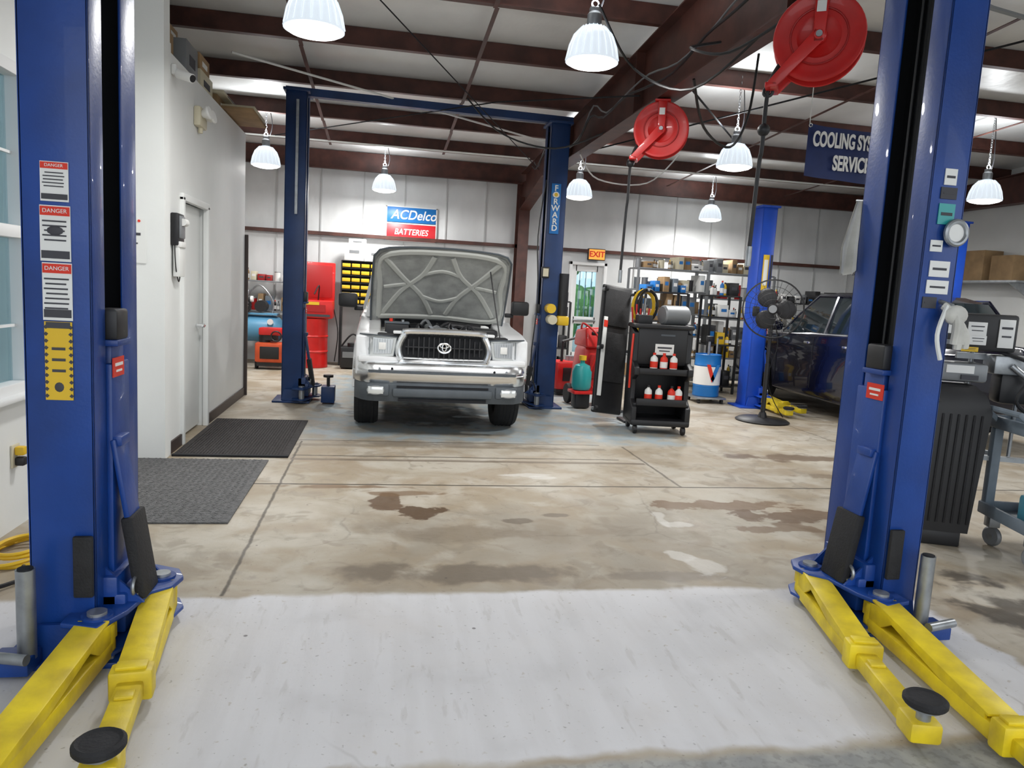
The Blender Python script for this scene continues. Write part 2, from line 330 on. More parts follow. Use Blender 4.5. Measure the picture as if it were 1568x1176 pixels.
b.tube([(2.4,7.2,3.45),(1.2,8.7,3.62),(-1.8,12.4,3.68)],.008,DARK); b.tube([(-.8,5,3.9),(2.4,12,3.45)],.006,DARK)
b.tube([(2.6,6.5,3.4),(5.5,11,3.72)],.01,DARK); b.tube([(2.6,10,3.4),(6.5,3.5,4.0)],.01,DARK)
b.tube([(-1.6,8.3,3.75),(2.3,10.9,3.66)],.012,PAPER,6); b.tube([(2.7,12.3,3.66),(9.7,12.3,3.66)],.014,PAPER,6); b.tube([(-4,12.3,3.66),(2.3,12.3,3.66)],.014,PAPER,6)
b.done('roof_bracing')
b=MB()
random.seed(5)
pts=[]
for i in range(16):
    y=3.2+i*.62; pts.append((2.36+random.uniform(-.04,.03),y,3.50+random.uniform(-.1,.1)))
b.tube(pts,.012,BLK,6,sm=3); b.tube([(p[0]+.03,p[1],p[2]+.08+.05*math.sin(p[1]*3)) for p in pts],.009,TARP,6,sm=3)
b.tube([(2.63,y*1.0,3.38) for y in (2,5,8,11,13)],.018,STEEL)
b.tube([(2.5,4.9,3.35),(2.2,5.4,3.05),(1.9,5.9,3.3),(1.45,5.4,3.55)],.01,BLK,6,sm=6)
b.tube([(2.62,3.5,3.4),(3.4,4.6,3.75),(5,5.4,3.85),(8,5.5,3.9)],.02,TARP,6,sm=4)
b.tube([(2.45,6.0,3.3),(2.7,6.3,3.0),(3.1,6.6,2.92),(3.4,6.9,3.3),(3.5,7.0,3.9)],.012,BLK,6,sm=6)
b.tube([(2.45,4.4,3.3),(2.15,4.7,3.1),(2.0,5.0,3.2),(2.3,5.2,3.33)],.01,BLK,6,sm=6)
b.tube([(2.45,8.4,3.35),(1.9,8.6,3.15),(1.3,8.8,3.3),(.9,9.0,3.7)],.01,BLK,6,sm=6)
b.tube([(2.45,9.6,3.3),(2.8,9.9,3.05),(3.6,10.2,3.1),(4.2,10.6,3.6)],.01,PAPER,6,sm=6)
b.done('overhead_conduit')
b=MB(); cx=(DX0+DX1)/2; w=DX1-DX0
for x in (DX0+.03,DX1-.03): b.box((x,14.02,DZ/2),(.06,.16,DZ),WINF,b=.006)
b.box((cx,14.02,DZ-.03),(w,.16,.06),WINF,b=.006)
for x in (DX0+.12,DX1-.12): b.box((x,14.06,DZ/2),(.12,.04,DZ-.12),WINF,b=.006)
for z,h in ((.2,.35),(1.0,.14),(DZ-.12,.12)): b.box((cx,14.06,z),(w-.3,.04,h),WINF,b=.006)
b.box((cx,14.06,DZ/2),(w-.2,.008,DZ-.2),WGL)
for x in (cx-.12,cx,cx+.12): b.box((x,14.085,1.5),(.02,.015,1.1),WINF)
b.box((cx,14.02,1.0),(w-.3,.05,.04),STEEL,b=.01); b.done('door_2')
b=MB()
random.seed(3)
for i in range(30):
    x=1.5+i*.3; b.sph((x,19.5+random.uniform(-.4,.4),random.uniform(.2,1.3)),(random.uniform(.3,.6),.5,random.uniform(.3,.6)),GREEN,12)
for i in range(14): b.sph((4.9+random.uniform(-1,2.5),20+random.uniform(-.4,.4),random.uniform(1.7,3.2)),random.uniform(.10,.22),GREEN,10)
b.done('hedge_outside')
b=MB()
for i in range(22): b.sph((-6+random.uniform(-.4,.4),.5+i*.35,random.uniform(.1,.9)),(.5,random.uniform(.4,.7),random.uniform(.4,.7)),GREEN,10)
b.done('hedge_outside')
b=MB(); b.box((4.0,13.9,2.27+.0),(.34,.08,.22),BLK,b=.01); b.box((4.0,13.855,2.27),(.31,.01,.19),EXITM); b.text('EXIT',.15,(4.0,13.845,2.27),REDL,bold=.003); b.box((4.0,13.96,2.27),(.1,.08,.08),BLK); b.done('exit_sign')
# ------------------------------------------------------------------ lifts
def label(b,x,z,w,h,y,red=True,body=WHT,lines=5,bottom=True):
    b.box((x,y,z),(w,.003,h),body)
    if red: b.box((x,y-.002,z+h*.40),(w*.96,.003,h*.16),REDL); b.text('DANGER',h*.11 if h<.16 else .020,(x,y-.0045,z+h*.40),WHT,ex=.0005)
    for i in range(lines): b.box((x-random.uniform(0,.05)*w,y-.002,z+h*.22-i*h*.085),(w*random.uniform(.6,.86),.002,h*.028),INK)
    if bottom: b.box((x,y-.002,z-h*.38),(w*.92,.003,h*.14),INK)
def column(ox,oy,mir,H,blue,arms=None,name='column',parent=None,detail=False,wx=.24,wy=.5,ks=1.0):
    b=MB(); s=-1 if mir else 1
    b.T=Matrix.Translation((ox,oy,0))@Matrix.Diagonal((s,1,1,1))
    hx=wx/2; hy=wy/2
    b.box((.0,0,.012),(wx+.2,wy+.14,.024),blue,b=.004)
    b.box((-hx+.006,0,H/2),(.012,wy,H),blue,b=.004)
    for y in (-hy+.006,hy-.006): b.box((0,y,H/2+.01),(wx,.012,H-.02),blue,b=.005)
    b.box((hx-.006,-hy+wy*.13,H/2+.01),(.012,wy*.26,H-.02),blue,b=.005); b.box((hx-.006,hy-wy*.17,H/2+.01),(.012,wy*.34,H-.02),blue,b=.005)
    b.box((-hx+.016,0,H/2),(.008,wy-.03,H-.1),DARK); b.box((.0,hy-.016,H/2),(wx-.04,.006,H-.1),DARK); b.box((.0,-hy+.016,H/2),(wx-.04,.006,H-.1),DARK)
    b.cyl((-.02,.03,.3),(-.02,.03,H-.5),.028,BLK); b.cyl((.02,-.05,.3),(.02,-.05,H-.2),.010,STEEL); b.cyl((.04,.02,.3),(.04,.02,H-.2),.007,BLK)
    b.box((0,0,H+.01),(wx+.06,wy+.06,.03),blue,b=.005)
    for y in (-hy-.02,hy+.02): b.prism([(-hx,.02),(hx,.02),(hx*.7,.16),(-hx*.7,.16)],'y',y-.008,y+.008,blue)
    k=ks
    b.box((hx-.04,-.02,.72*k),(.10,.14*k,1.06*k),blue,b=.008)
    b.box((hx+.006,-.02,.66*k),(.03,.20*k,.95*k),blue,b=.008)
    b.box((hx+.0,-.05,1.285*k),(.08,.13*k,.12*k),BLK,b=.012); b.box((hx+.0,-.05,1.215*k),(.09,.15*k,.025),blue,b=.005)
    b.box((hx+.024,-.06,1.12*k),(.004,.12*k,.075*k),REDL); b.box((hx+.027,-.06,1.13*k),(.003,.08*k,.012),WHT); b.box((hx+.027,-.06,1.105*k),(.003,.06*k,.008),WHT)
    b.box((hx+.048,-.06,.66*k),(.022,.13*k,.36*k),blue,r=(0,rad(-9),0),b=.006); b.box((hx+.03,-.06,.83*k),(.04,.10*k,.04),blue,b=.006)
    b.box((hx+.095,-.05,.36*k),(.045,.17*k,.34*k),RUB,r=(0,rad(-9),0),b=.010)
    if detail: b.box((hx-.04,-hy-.012,.38),(.07,.022,.24),RUB,b=.008)
    zt=.175*k
    yo=[(.02,-.34),(.16,-.38),(.22,-.24),(.25,-.06),(.32,-.01),(.34,.10),(.30,.19),(.20,.24),(.12,.27),(.02,.28)]
    yo=[(p[0]*k,p[1]*k) for p in yo]
    b.prism(yo,'z',zt-.13*k,zt-.115*k,blue,bev=.003); b.prism(yo,'z',zt,zt+.02,blue,bev=.004)
    b.box((hx+.02,0,zt-.02),(.12*k,.36*k,.16*k),blue,b=.01); b.box((hx+.0,-.01,zt+.06*k),(.10*k,.34*k,.14*k),blue,b=.01)
    for y in (-.15*k,.13*k): b.prism([(hx,zt+.015),(hx+.14*k,zt+.015),(hx,zt+.16*k)],'y',y-.006,y+.006,blue)
    b.torus((hx+.10*k,-.13*k,zt+.075*k),.034*k,.008*k,STEEL,'x',18,6); b.cyl((hx+.10*k,-.13*k,zt+.01),(hx+.10*k,-.13*k,zt+.045*k),.014,STEEL)
    piv=[(.13*k,-.29*k),(.255*k,.09*k)]
    for px,py in piv:
        b.cyl((px,py,zt-.14*k),(px,py,zt+.03*k),.033*k,STEEL); b.cyl((px,py,zt+.018),(px,py,zt+.03),.055*k,blue); b.cyl((px,py,zt+.03),(px,py,zt+.042),.035*k,STEEL)
    if detail:
        b.cyl((-hx+.02,-hy-.08,.06),(-hx+.02,-hy-.08,.40),.032,STEEL); b.cyl((-hx+.02,-hy-.08,.40),(-hx+.02,-hy-.08,.405),.026,DARK); b.box((-hx-.02,-hy-.09,.05),(.14,.12,.06),blue,b=.006)
        b.cyl((-hx-.10,-hy-.14,.10),(-hx+.06,-hy-.18,.10),.020,STEEL)
        for (bx,by) in ((-.17,-.28),(.17,-.28),(-.17,.28)): b.cyl((bx,by,.02),(bx,by,.045),.016,STEEL,n=6)
    T0=b.T.copy()
    def arm(p,e,ext,padz):
        p=Vector((p[0],p[1],0)); e=Vector((e[0],e[1],0)); d=e-p; Ln=d.length; a=math.atan2(d.y,d.x)
        b.T=T0@Matrix.Translation((p.x,p.y,0))@Matrix.Rotation(a,4,'Z')
        Lo=Ln*ext+.10; zk=.165
        b.box((Lo/2-.03,0,.070),(Lo,.115,.065),YEL,b=.010)
        b.cyl((0,0,.065),(0,0,zk),.060,YEL)
        # folded side webs leaving the open triangular window under the strap
        for y in (-.05,.05):
            b.prism([(-.04,.165),(.10,.185),(Lo*.88,.122),(Lo*.88,.10),(Lo*.62,.10),(.20,.150),(.12,.10),(-.04,.10)],'y',y-.006,y+.006,YEL,bev=.002)
        x0,z0,x1,z1=.03,.190,Lo*.9,.122; ang=math.atan2(z0-z1,x1-x0)
        b.box(((x0+x1)/2,0,(z0+z1)/2),(x1-x0,.112,.012),YEL,r=(0,ang,0),b=.004)
        b.box((Lo-.03,0,.085),(.08,.14,.11),YEL,b=.012); b.box((Lo-.03,0,.145),(.05,.10,.014),YEL,b=.004)
        b.box(((Lo+Ln)/2,0,.075),(Ln-Lo+.06,.085,.062),YEL,b=.010)
        b.box((Lo+.1,0,.108),(.05,.06,.018),YEL,b=.006)
        b.box((Ln-.02,0,.075),(.12,.11,.075),YEL,b=.014)
        b.cyl((Ln,0,.04),(Ln,0,padz),.024,STEEL); b.cyl((Ln,0,padz-.01),(Ln,0,padz+.004),.055,STEEL); b.lathe([(0,padz),(.066,padz),(.072,padz+.008),(.072,padz+.022),(.062,padz+.03),(.052,padz+.023),(0,padz+.023)],RUB,(Ln,0,0))
        b.T=T0
    if arms:
        for i,(e,ext,pz) in enumerate(arms): arm(piv[1-i],e,ext,pz)
    b.T=Matrix.Translation((ox,oy,0)); y=-hy-.004
    if detail and not mir:
        label(b,0,1.79,.092,.137,y); label(b,.0,1.61,.10,.195,y); b.sph((.0,y-.003,1.62),(.028,.003,.016),INK,8); label(b,.003,1.405,.098,.205,y,lines=7)
        b.box((.003,y,1.155),(.092,.003,.285),YELP)
        for i in range(11):
            for sx in (-.038,.044): b.box((sx,y-.002,1.028+i*.025),(.011,.002,.011),INK,r=(0,.7,0))
        for i in range(3): b.box((.003,y-.002,1.20-i*.04),(.045,.002,.010),INK)
        b.box((.003,y-.002,1.285),(.08,.003,.022),INK); b.sph((.003,y-.002,1.06),(.016,.003,.018),INK,8)
    if detail and mir:
        for (dx,z,w,h,m) in ((.0,2.10,.06,.07,WHT),(.0,2.03,.08,.05,INK),(.0,1.94,.08,.09,TEAL),(-.03,1.80,.06,.05,PAPER),(.0,1.70,.10,.07,WHT),(.0,1.62,.11,.06,WHT),(-.03,1.55,.07,.05,INK)):
            b.box((dx,y,z),(w,.004,h),m); b.box((dx,y-.002,z),(w*.7,.003,h*.15),INK)
        b.torus((.045,y-.02,1.86),.05,.012,STEEL,'y'); b.cyl((.045,y-.0,1.86),(.045,y-.02,1.86),.045,WHT)
    return b.done(name,parent=parent)
E=empty('two_post_car_lift'); 
column(-1.15,3.16,False,3.74,BLUE,[((.40,-1.05),.52,.145),((.08,-1.72),.55,.12)],'lift_column_left',E,True,wx=.23)
column(2.435,3.2,True,3.74,BLUE,[((.55,-1.10),.52,.165),((.34,-1.72),.58,.12)],'lift_column_right',E,True,wx=.18,wy=.47)
b=MB(); b.box((.63,3.18,3.71),(3.8,.16,.14),BLUE,b=.01); b.done('crossbeam',parent=E)
E=empty('two_post_car_lift')
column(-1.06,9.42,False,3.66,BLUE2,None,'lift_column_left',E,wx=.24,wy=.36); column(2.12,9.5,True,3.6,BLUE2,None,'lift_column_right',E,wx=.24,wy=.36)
b=MB(); b.loft([[(-1.2,9.36,3.64),(-1.2,9.46,3.64),(-1.2,9.46,3.73),(-1.2,9.36,3.73)],[(2.3,9.44,3.62),(2.3,9.54,3.62),(2.3,9.54,3.71),(2.3,9.44,3.71)]],BLUE2,smooth=False)
b.box((-1.04,9.2,2.9),(.03,.04,1.3),STEEL); 
b.box((2.1,9.305,2.55),(.12,.012,.62),SIGNB,b=.003)
for i,ch in enumerate('FORWARD'): b.text(ch,.10,(2.1,9.296,2.80-i*.082),PAPER,bold=.002)
b.sph((2.1,9.296,2.72),(.045,.004,.035),YELP,8)
b.box((2.02,9.29,1.75),(.1,.04,.14),BLK,b=.005); b.box((2.02,9.265,1.75),(.07,.01,.1),BEIGE)
b.cyl((2.1,9.16,1.3),(2.1,9.31,1.3),.06,YELP); b.cyl((2.12,9.14,1.16),(2.12,9.3,1.16),.06,BEIGE,n=24)
b.cyl((2.28,9.35,1.2),(2.28,9.35,1.75),.07,BLK); b.box((2.28,9.3,1.15),(.15,.16,.12),YELP,b=.02)
b.tube([(1.98,9.35,2.9),(1.90,9.3,2.2),(1.94,9.28,1.4),(1.9,9.29,.6),(2.0,9.28,.2)],.008,BLK,6,sm=4)
b.box((-.62,9.22,.12),(.16,.2,.2),BLUE2,b=.01); b.cyl((-.62,9.18,.2),(-.62,9.18,.33),.02,BLK); b.cyl((-.62,9.18,.33),(-.62,9.18,.36),.06,BLK)
b.done('crossbeam_and_controls',parent=E)
E=empty('two_post_car_lift')
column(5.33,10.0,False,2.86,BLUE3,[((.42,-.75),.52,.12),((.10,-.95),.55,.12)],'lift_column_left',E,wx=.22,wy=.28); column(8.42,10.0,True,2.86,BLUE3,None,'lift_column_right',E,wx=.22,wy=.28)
b=MB(); b.box((5.33,9.852,1.95),(.09,.006,.5),YELP); b.box((5.33,9.848,1.95),(.06,.004,.36),PAPER); b.box((5.24,9.84,1.4),(.1,.03,.14),BLK,b=.01); b.cyl((5.40,9.83,1.75),(5.40,9.83,2.2),.012,BLK); b.done('warning_placard',parent=E)
# ------------------------------------------------------------------ truck
def arc(cy,cz,r,a0,a1,n=14): return [(cy+r*math.cos(rad(a0+(a1-a0)*i/n)),cz+r*math.sin(rad(a0+(a1-a0)*i/n))) for i in range(n+1)]
def wheel(b,x,y,z,r,w,side,rim=STEEL,spokes=6,rr=.6):
    rot=(0,rad(90),0); h=w/2
    b.lathe([(r*rr,-h*.8),(r*.7,-h),(r*.93,-h),(r*.985,-h*.8),(r,-h*.55),(r,h*.55),(r*.985,h*.8),(r*.93,h),(r*.7,h),(r*rr,h*.8),(r*rr,-h*.8)],TYRE,(x,y,z),36,rot)
    for i in range(-2,3): b.torus((x+i*h*.32,y,z),r*.999,.006,DARK,'x',36,4)
    s=side
    b.lathe([(r*rr*1.0,s*h*.8),(r*rr*.97,s*h*.85),(r*rr*.9,s*h*.55),(r*.25,s*h*.45),(r*.16,s*h*.7),(0.0,s*h*.72)],rim,(x,y,z),36,rot)
    for i in range(spokes):
        a=6.283*i/spokes; b.box((x+s*h*.62,y+math.cos(a)*r*.38,z+math.sin(a)*r*.38),(.02,r*.42,r*.13),rim,r=(a,0,0),b=.006)
def truck():
    b=MB(); FW,RW=.86,3.95
    prof=[(.16,.60),(.13,.80),(.16,.99),(.45,1.04),(1.2,1.09),(1.32,1.12),(3.05,1.15),(3.08,1.17),(5.0,1.17),(5.04,.62),(RW+.52,.56)]+arc(RW,.38,.50,20,160)+[(RW-.52,.50),(FW+.52,.48)]+arc(FW,.38,.49,12,152)
    for s in (-1,1):
        b.prism(prof,'x',s*.62,s*.855,TRW,bev=.045)
        for cy in (FW,RW): b.tube([(s*.86,p[0],p[1]) for p in arc(cy,.38,.50,8,172)],.03,TRW,8)
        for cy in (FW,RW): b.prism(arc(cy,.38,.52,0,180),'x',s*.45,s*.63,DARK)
        wheel(b,s*.745,FW,.365,.365,.25,s); wheel(b,s*.745,RW,.365,.365,.25,s)
        b.box((s*.858,1.55,.82),(.006,.012,.6),DARK); b.box((s*.858,2.95,.82),(.006,.012,.6),DARK); b.box((s*.87,2.7,.98),(.03,.16,.035),BLK,b=.01)
        b.box((s*.865,2.3,.72),(.02,1.4,.06),GRYP,b=.01)
        b.box((s*1.0,1.50,1.29),(.21,.10,.165),BLK,b=.03); b.box((s*.88,1.55,1.2),(.10,.05,.05),BLK,b=.01); b.box((s*1.0,1.553,1.29),(.17,.004,.13),CHROME)
    belt=1.12
    secs=[]
    for z,hw,y0,y1 in ((belt,.80,1.28,3.02),(1.40,.74,1.60,2.98),(1.66,.67,1.92,2.92),(1.73,.60,2.05,2.85),(1.745,.3,2.2,2.7)):
        c=.05
        secs.append([(-hw,y0+c,z),(-hw+c,y0,z),(hw-c,y0,z),(hw,y0+c,z),(hw,y1-c,z),(hw-c,y1,z),(-hw+c,y1,z),(-hw,y1-c,z)])
    b.loft(secs,TRW)
    for s in (-1,1):
        b.loft([[(s*.807,1.55,1.17),(s*.807,2.85,1.17)],[(s*.752,1.78,1.40),(s*.752,2.84,1.40)],[(s*.70,1.98,1.60),(s*.70,2.82,1.60)]],GLS,ring=False)
        b.box((s*.78,2.25,1.39),(.05,.04,.46),TRW,r=(0,-s*.22,0))
        b.tube([(s*.745,1.33,1.14),(s*.70,1.61,1.41),(s*.635,1.91,1.65)],.028,TRW,8)
    b.loft([[(-.71,1.322,1.155),(.71,1.322,1.155)],[(-.665,1.592,1.405),(.665,1.592,1.405)],[(-.61,1.885,1.64),(.61,1.885,1.64)]],GLS,ring=False)
    for x in (-.3,.3): b.tube([(x,1.26,1.14),(x+.28,1.36,1.24),(x+.4,1.42,1.28)],.008,BLK,6)
    b.box((0,4.0,.70),(1.3,1.95,.05),GRYP); b.box((0,4.99,.90),(1.3,.06,.52),TRW,b=.01); b.box((0,3.1,.9),(1.3,.05,.5),TRW,b=.01); b.box((0,5.12,.55),(1.6,.12,.14),CHROME,b=.03)
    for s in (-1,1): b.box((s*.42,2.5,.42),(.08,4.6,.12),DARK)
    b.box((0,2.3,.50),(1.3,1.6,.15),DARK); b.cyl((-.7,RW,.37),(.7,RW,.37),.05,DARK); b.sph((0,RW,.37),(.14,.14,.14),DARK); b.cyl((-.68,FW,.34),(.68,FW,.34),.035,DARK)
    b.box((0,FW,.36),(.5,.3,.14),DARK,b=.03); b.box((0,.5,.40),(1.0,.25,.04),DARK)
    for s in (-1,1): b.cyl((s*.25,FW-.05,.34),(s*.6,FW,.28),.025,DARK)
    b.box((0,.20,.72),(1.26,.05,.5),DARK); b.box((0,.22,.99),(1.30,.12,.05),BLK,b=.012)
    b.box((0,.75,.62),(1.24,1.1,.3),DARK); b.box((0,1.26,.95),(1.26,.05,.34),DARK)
    for s in (-1,1): b.box((s*.60,.72,.98),(.10,1.1,.07),TRW,b=.02); b.box((s*.53,.7,.93),(.08,1.05,.1),BLK)
    random.seed(11)
    b.box((0,.72,.94),(.44,.55,.16),BLK,b=.03); b.box((.02,.66,1.035),(.34,.36,.06),TARP,b=.02); b.cyl((-.12,.5,1.05),(-.12,.9,1.05),.04,STEEL); b.cyl((.1,.5,1.05),(.1,.9,1.05),.035,STEEL)
    b.box((-.46,.48,1.0),(.24,.18,.20),BLK,b=.015); b.box((-.46,.48,1.11),(.25,.19,.02),GRYP,b=.005); b.cyl((-.52,.48,1.12),(-.52,.48,1.15),.018,REDL); b.cyl((-.40,.48,1.12),(-.40,.48,1.14),.016,STEEL)
    b.box((.44,.55,1.0),(.28,.34,.16),BLK,b=.03); b.cyl((.44,.75,1.06),(.1,.8,1.08),.05,BLK); b.box((.45,.95,1.03),(.2,.2,.12),PAPER,b=.02)
    b.lathe([(0,-.03),(.035,-.03),(.035,.02),(.02,.03),(0,.03)],STEEL,(.0,.27,1.03)); b.box((-.5,.95,1.04),(.16,.2,.1),BEIGE,b=.02); b.cyl((-.5,.95,1.09),(-.5,.95,1.12),.03,BLK)
    for i in range(18):
        x0=random.uniform(-.5,.5); x1=x0+random.uniform(-.4,.4); y0=random.uniform(.32,1.1); y1=random.uniform(.3,1.15)
        b.tube([(x0,y0,1.0),((x0+x1)/2,(y0+y1)/2,random.uniform(1.06,1.13)),(max(-.55,min(.55,x1)),y1,1.0)],random.choice((.008,.012,.018,.022)),random.choice((BLK,BLK,TARP,BLK)),6,sm=4)
    for s in (-1,1):
        b.loft([[(s*.485,.10,.80),(s*.455,.10,.985),(s*.70,.12,1.00),(s*.82,.20,1.00),(s*.86,.33,.98),(s*.86,.33,.84),(s*.82,.19,.80),(s*.70,.11,.79)],
                [(s*.485,.20,.80),(s*.455,.20,.985),(s*.70,.22,1.00),(s*.80,.28,1.00),(s*.84,.38,.98),(s*.84,.38,.84),(s*.80,.27,.80),(s*.70,.21,.79)]],LENS)
        b.loft([[(s*.515,.094,.825),(s*.495,.094,.965),(s*.69,.106,.975),(s*.69,.104,.815)],[(s*.515,.11,.825),(s*.495,.11,.965),(s*.69,.13,.975),(s*.69,.13,.815)]],LENS2)
        for i in range(7): b.box((s*(.525+i*.025),.0955+i*.0014,.895),(.004,.006,.13),STEEL)
        b.box((s*.60,.093,.895),(.07,.008,.07),WHT,b=.02)
        b.box((s*.725,.122,.895),(.008,.02,.17),STEEL,r=(0,0,s*.1)); b.tube([(s*.485,.095,.80),(s*.460,.095,.985),(s*.70,.112,1.0),(s*.82,.19,1.0)],.007,GRYP,6)
    out=[(-.36,.752),(-.43,.79),(-.45,.90),(-.40,1.01),(-.34,1.05),(.34,1.05),(.40,1.01),(.45,.90),(.43,.79),(.36,.752)]
    b.prism(out,'y',.085,.18,DARK)
    b.tube([(x*.985,.070,z) for x,z in out],.034,CHROME,10,True,sm=3)
    for i in range(-7,8): b.box((i*.050,.07,.90),(.012,.03,.20 if abs(i)<6 else .15),BLK)
    for z in (.90,): b.box((0,.068,z),(.76,.02,.012),BLK)
    b.torus((0,.045,.90),.062,.010,CHROME,'y',28,8,(1,.72)); b.torus((0,.043,.905),.028,.007,CHROME,'y',20,6,(.75,1.25)); b.torus((0,.043,.92),.042,.006,CHROME,'y',20,6,(1,.45)); b.prism([(-.055,.865),(.055,.865),(.06,.93),(-.06,.93)],'y',.055,.065,BLK)
    b.box((0,.12,1.035),(1.0,.10,.03),TRW,b=.01)
    b.box((0,.14,.765),(1.66,.16,.06),TRW,b=.02)
    def sweep(zc,prof,m,xs=1.0,dy0=0):
        secs=[]
        for i in range(-12,13):
            t=i/12; x=t*.875*xs; dy=.015*abs(t)**2+ (max(0,abs(t)-.78)/.22)**2*.24
            secs.append([(x,dy0+dy+p[0],zc+p[1]) for p in prof])
        b.loft(secs,m)
    sweep(.65,[(.01,-.095),(-.018,-.06),(-.026,-.01),(-.010,.0),(-.010,.012),(-.026,.022),(-.010,.065),(.03,.095),(.12,.10),(.12,-.10),(.02,-.11)],CHROME)
    sweep(.655,[(-.016,-.006),(-.016,.006),(.0,.006),(.0,-.006)],GRYP,.99)
    sweep(.46,[(.02,-.10),(.0,-.05),(-.005,.0),(.0,.07),(.03,.10),(.13,.10),(.13,-.10)],GRYP,.985,.01)
    b.box((0,.0,.455),(.98,.06,.085),GRYP,b=.02); b.box((0,.01,.512),(.90,.03,.02),DARK); b.box((0,.015,.385),(.86,.05,.03),DARK)
    for s in (-1,1): 
        b.box((s*.63,.01,.475),(.22,.05,.12),GRYP,b=.02); b.box((s*.65,-.016,.475),(.15,.02,.075),LENS,b=.01); b.torus((s*.65,-.02,.475),.05,.006,STEEL,'y',20,6,(1.6,.8)); b.cyl((s*.62,-.022,.69),(s*.62,-.03,.69),.012,STEEL)
    for s in (-1,1): b.box((s*.50,-.022,.69),(.02,.01,.02),DARK)
    # open hood
    b.T=Matrix.Translation((0,1.20,1.12))@Matrix.Rotation(rad(-50),4,'X')
    def hoodgrid(k,dz,nx=14,ny=12,L_=1.03,kx=None):
        g=[]; kx=kx or k
        for j in range(ny+1):
            t=j/ny; y=-L_*(.5+(t-.5)*k) ; row=[]
            hw=(.735-.03*t**2 - (.05*max(0,(t-.9)/.10)**2))*kx
            for i in range(nx+1):
                u=2*i/nx-1; z=.018*(1-u*u)-.04*t*t - .03*max(0,abs(u)-.85)/.15+dz
                yy=y+ (.03*u*u*t)*k
                row.append((u*hw,yy,z))
            g.append(row)
        return g
    outer=hoodgrid(1,0); inner=hoodgrid(1,-.02); b.loft(outer,TRW,ring=False)
    rim=[inner[j][0] for j in range(13)]+inner[12][1:-1]+[inner[j][-1] for j in range(12,-1,-1)]
    b.loft(inner,HOODU,ring=False); b.tube([(p[0],p[1],p[2]+.008) for p in rim],.012,GRYP,6)
    pad=hoodgrid(.95,-.030,kx=.97); b.loft(pad,HOODU,ring=False)
    def hp(u,t):
        j=max(0,min(12,t*12)); j0=int(min(11,j)); fr=j-j0; i=(u*.95+1)/2*14; i0=int(min(13,i)); fi=i-i0; g=pad
        def l(a,c,f): return tuple(a[k]*(1-f)+c[k]*f for k in range(3))
        p=l(l(g[j0][i0],g[j0][i0+1],fi),l(g[j0+1][i0],g[j0+1][i0+1],fi),fr); return p
    def rib(pts,r=.013,m=HOODR):
        P=[Vector(hp(*p)) for p in pts]; Q=[]
        for i in range(len(P)-1):
            p0=P[max(0,i-1)];p1=P[i];p2=P[i+1];p3=P[min(len(P)-1,i+2)]
            for j in range(6):
                t=j/6; Q.append(.5*((2*p1)+(p2-p0)*t+(2*p0-5*p1+4*p2-p3)*t*t+(3*p1-p0-3*p2+p3)*t**3))
        Q.append(P[-1]); secs=[]
        for i,p in enumerate(Q):
            t=(Q[min(i+1,len(Q)-1)]-Q[max(0,i-1)]).normalized(); sd=t.cross(Vector((0,0,1))).normalized(); n=Vector((0,0,-1))
            secs.append([p+sd*r*2.0-n*.004,p+sd*r*1.1+n*.012,p-sd*r*1.1+n*.012,p-sd*r*2.0-n*.004])
        b.loft(secs,m,cap=False,ring=False)
    rib([(-.97,.04),(-.97,.5),(-.95,.93),(0,.97),(.95,.93),(.97,.5),(.97,.04),(0,.03),(-.97,.04)],.017)
    for s in (-1,1):
        rib([(s*.9,.08),(s*.62,.42),(s*.30,.66),(s*.14,.92)],.016); rib([(s*.92,.90),(s*.62,.62),(s*.30,.35),(s*.12,.08)],.016); rib([(s*.9,.48),(s*.55,.52)],.012)
    rib([(-.30,.35),(0,.28),(.30,.35)],.012); rib([(-.30,.66),(0,.72),(.30,.66)],.012)
    b.T=Matrix.Identity(4)
    b.tube([(.58,.25,1.0),(.5,.62,1.68)],.007,BLK,6)
    for s in (-1,1): b.tube([(s*.68,1.2,1.12),(s*.70,1.1,1.2)],.02,STEEL,6)
    return b.done('pickup_truck',(.61,7.20,0))
truck()
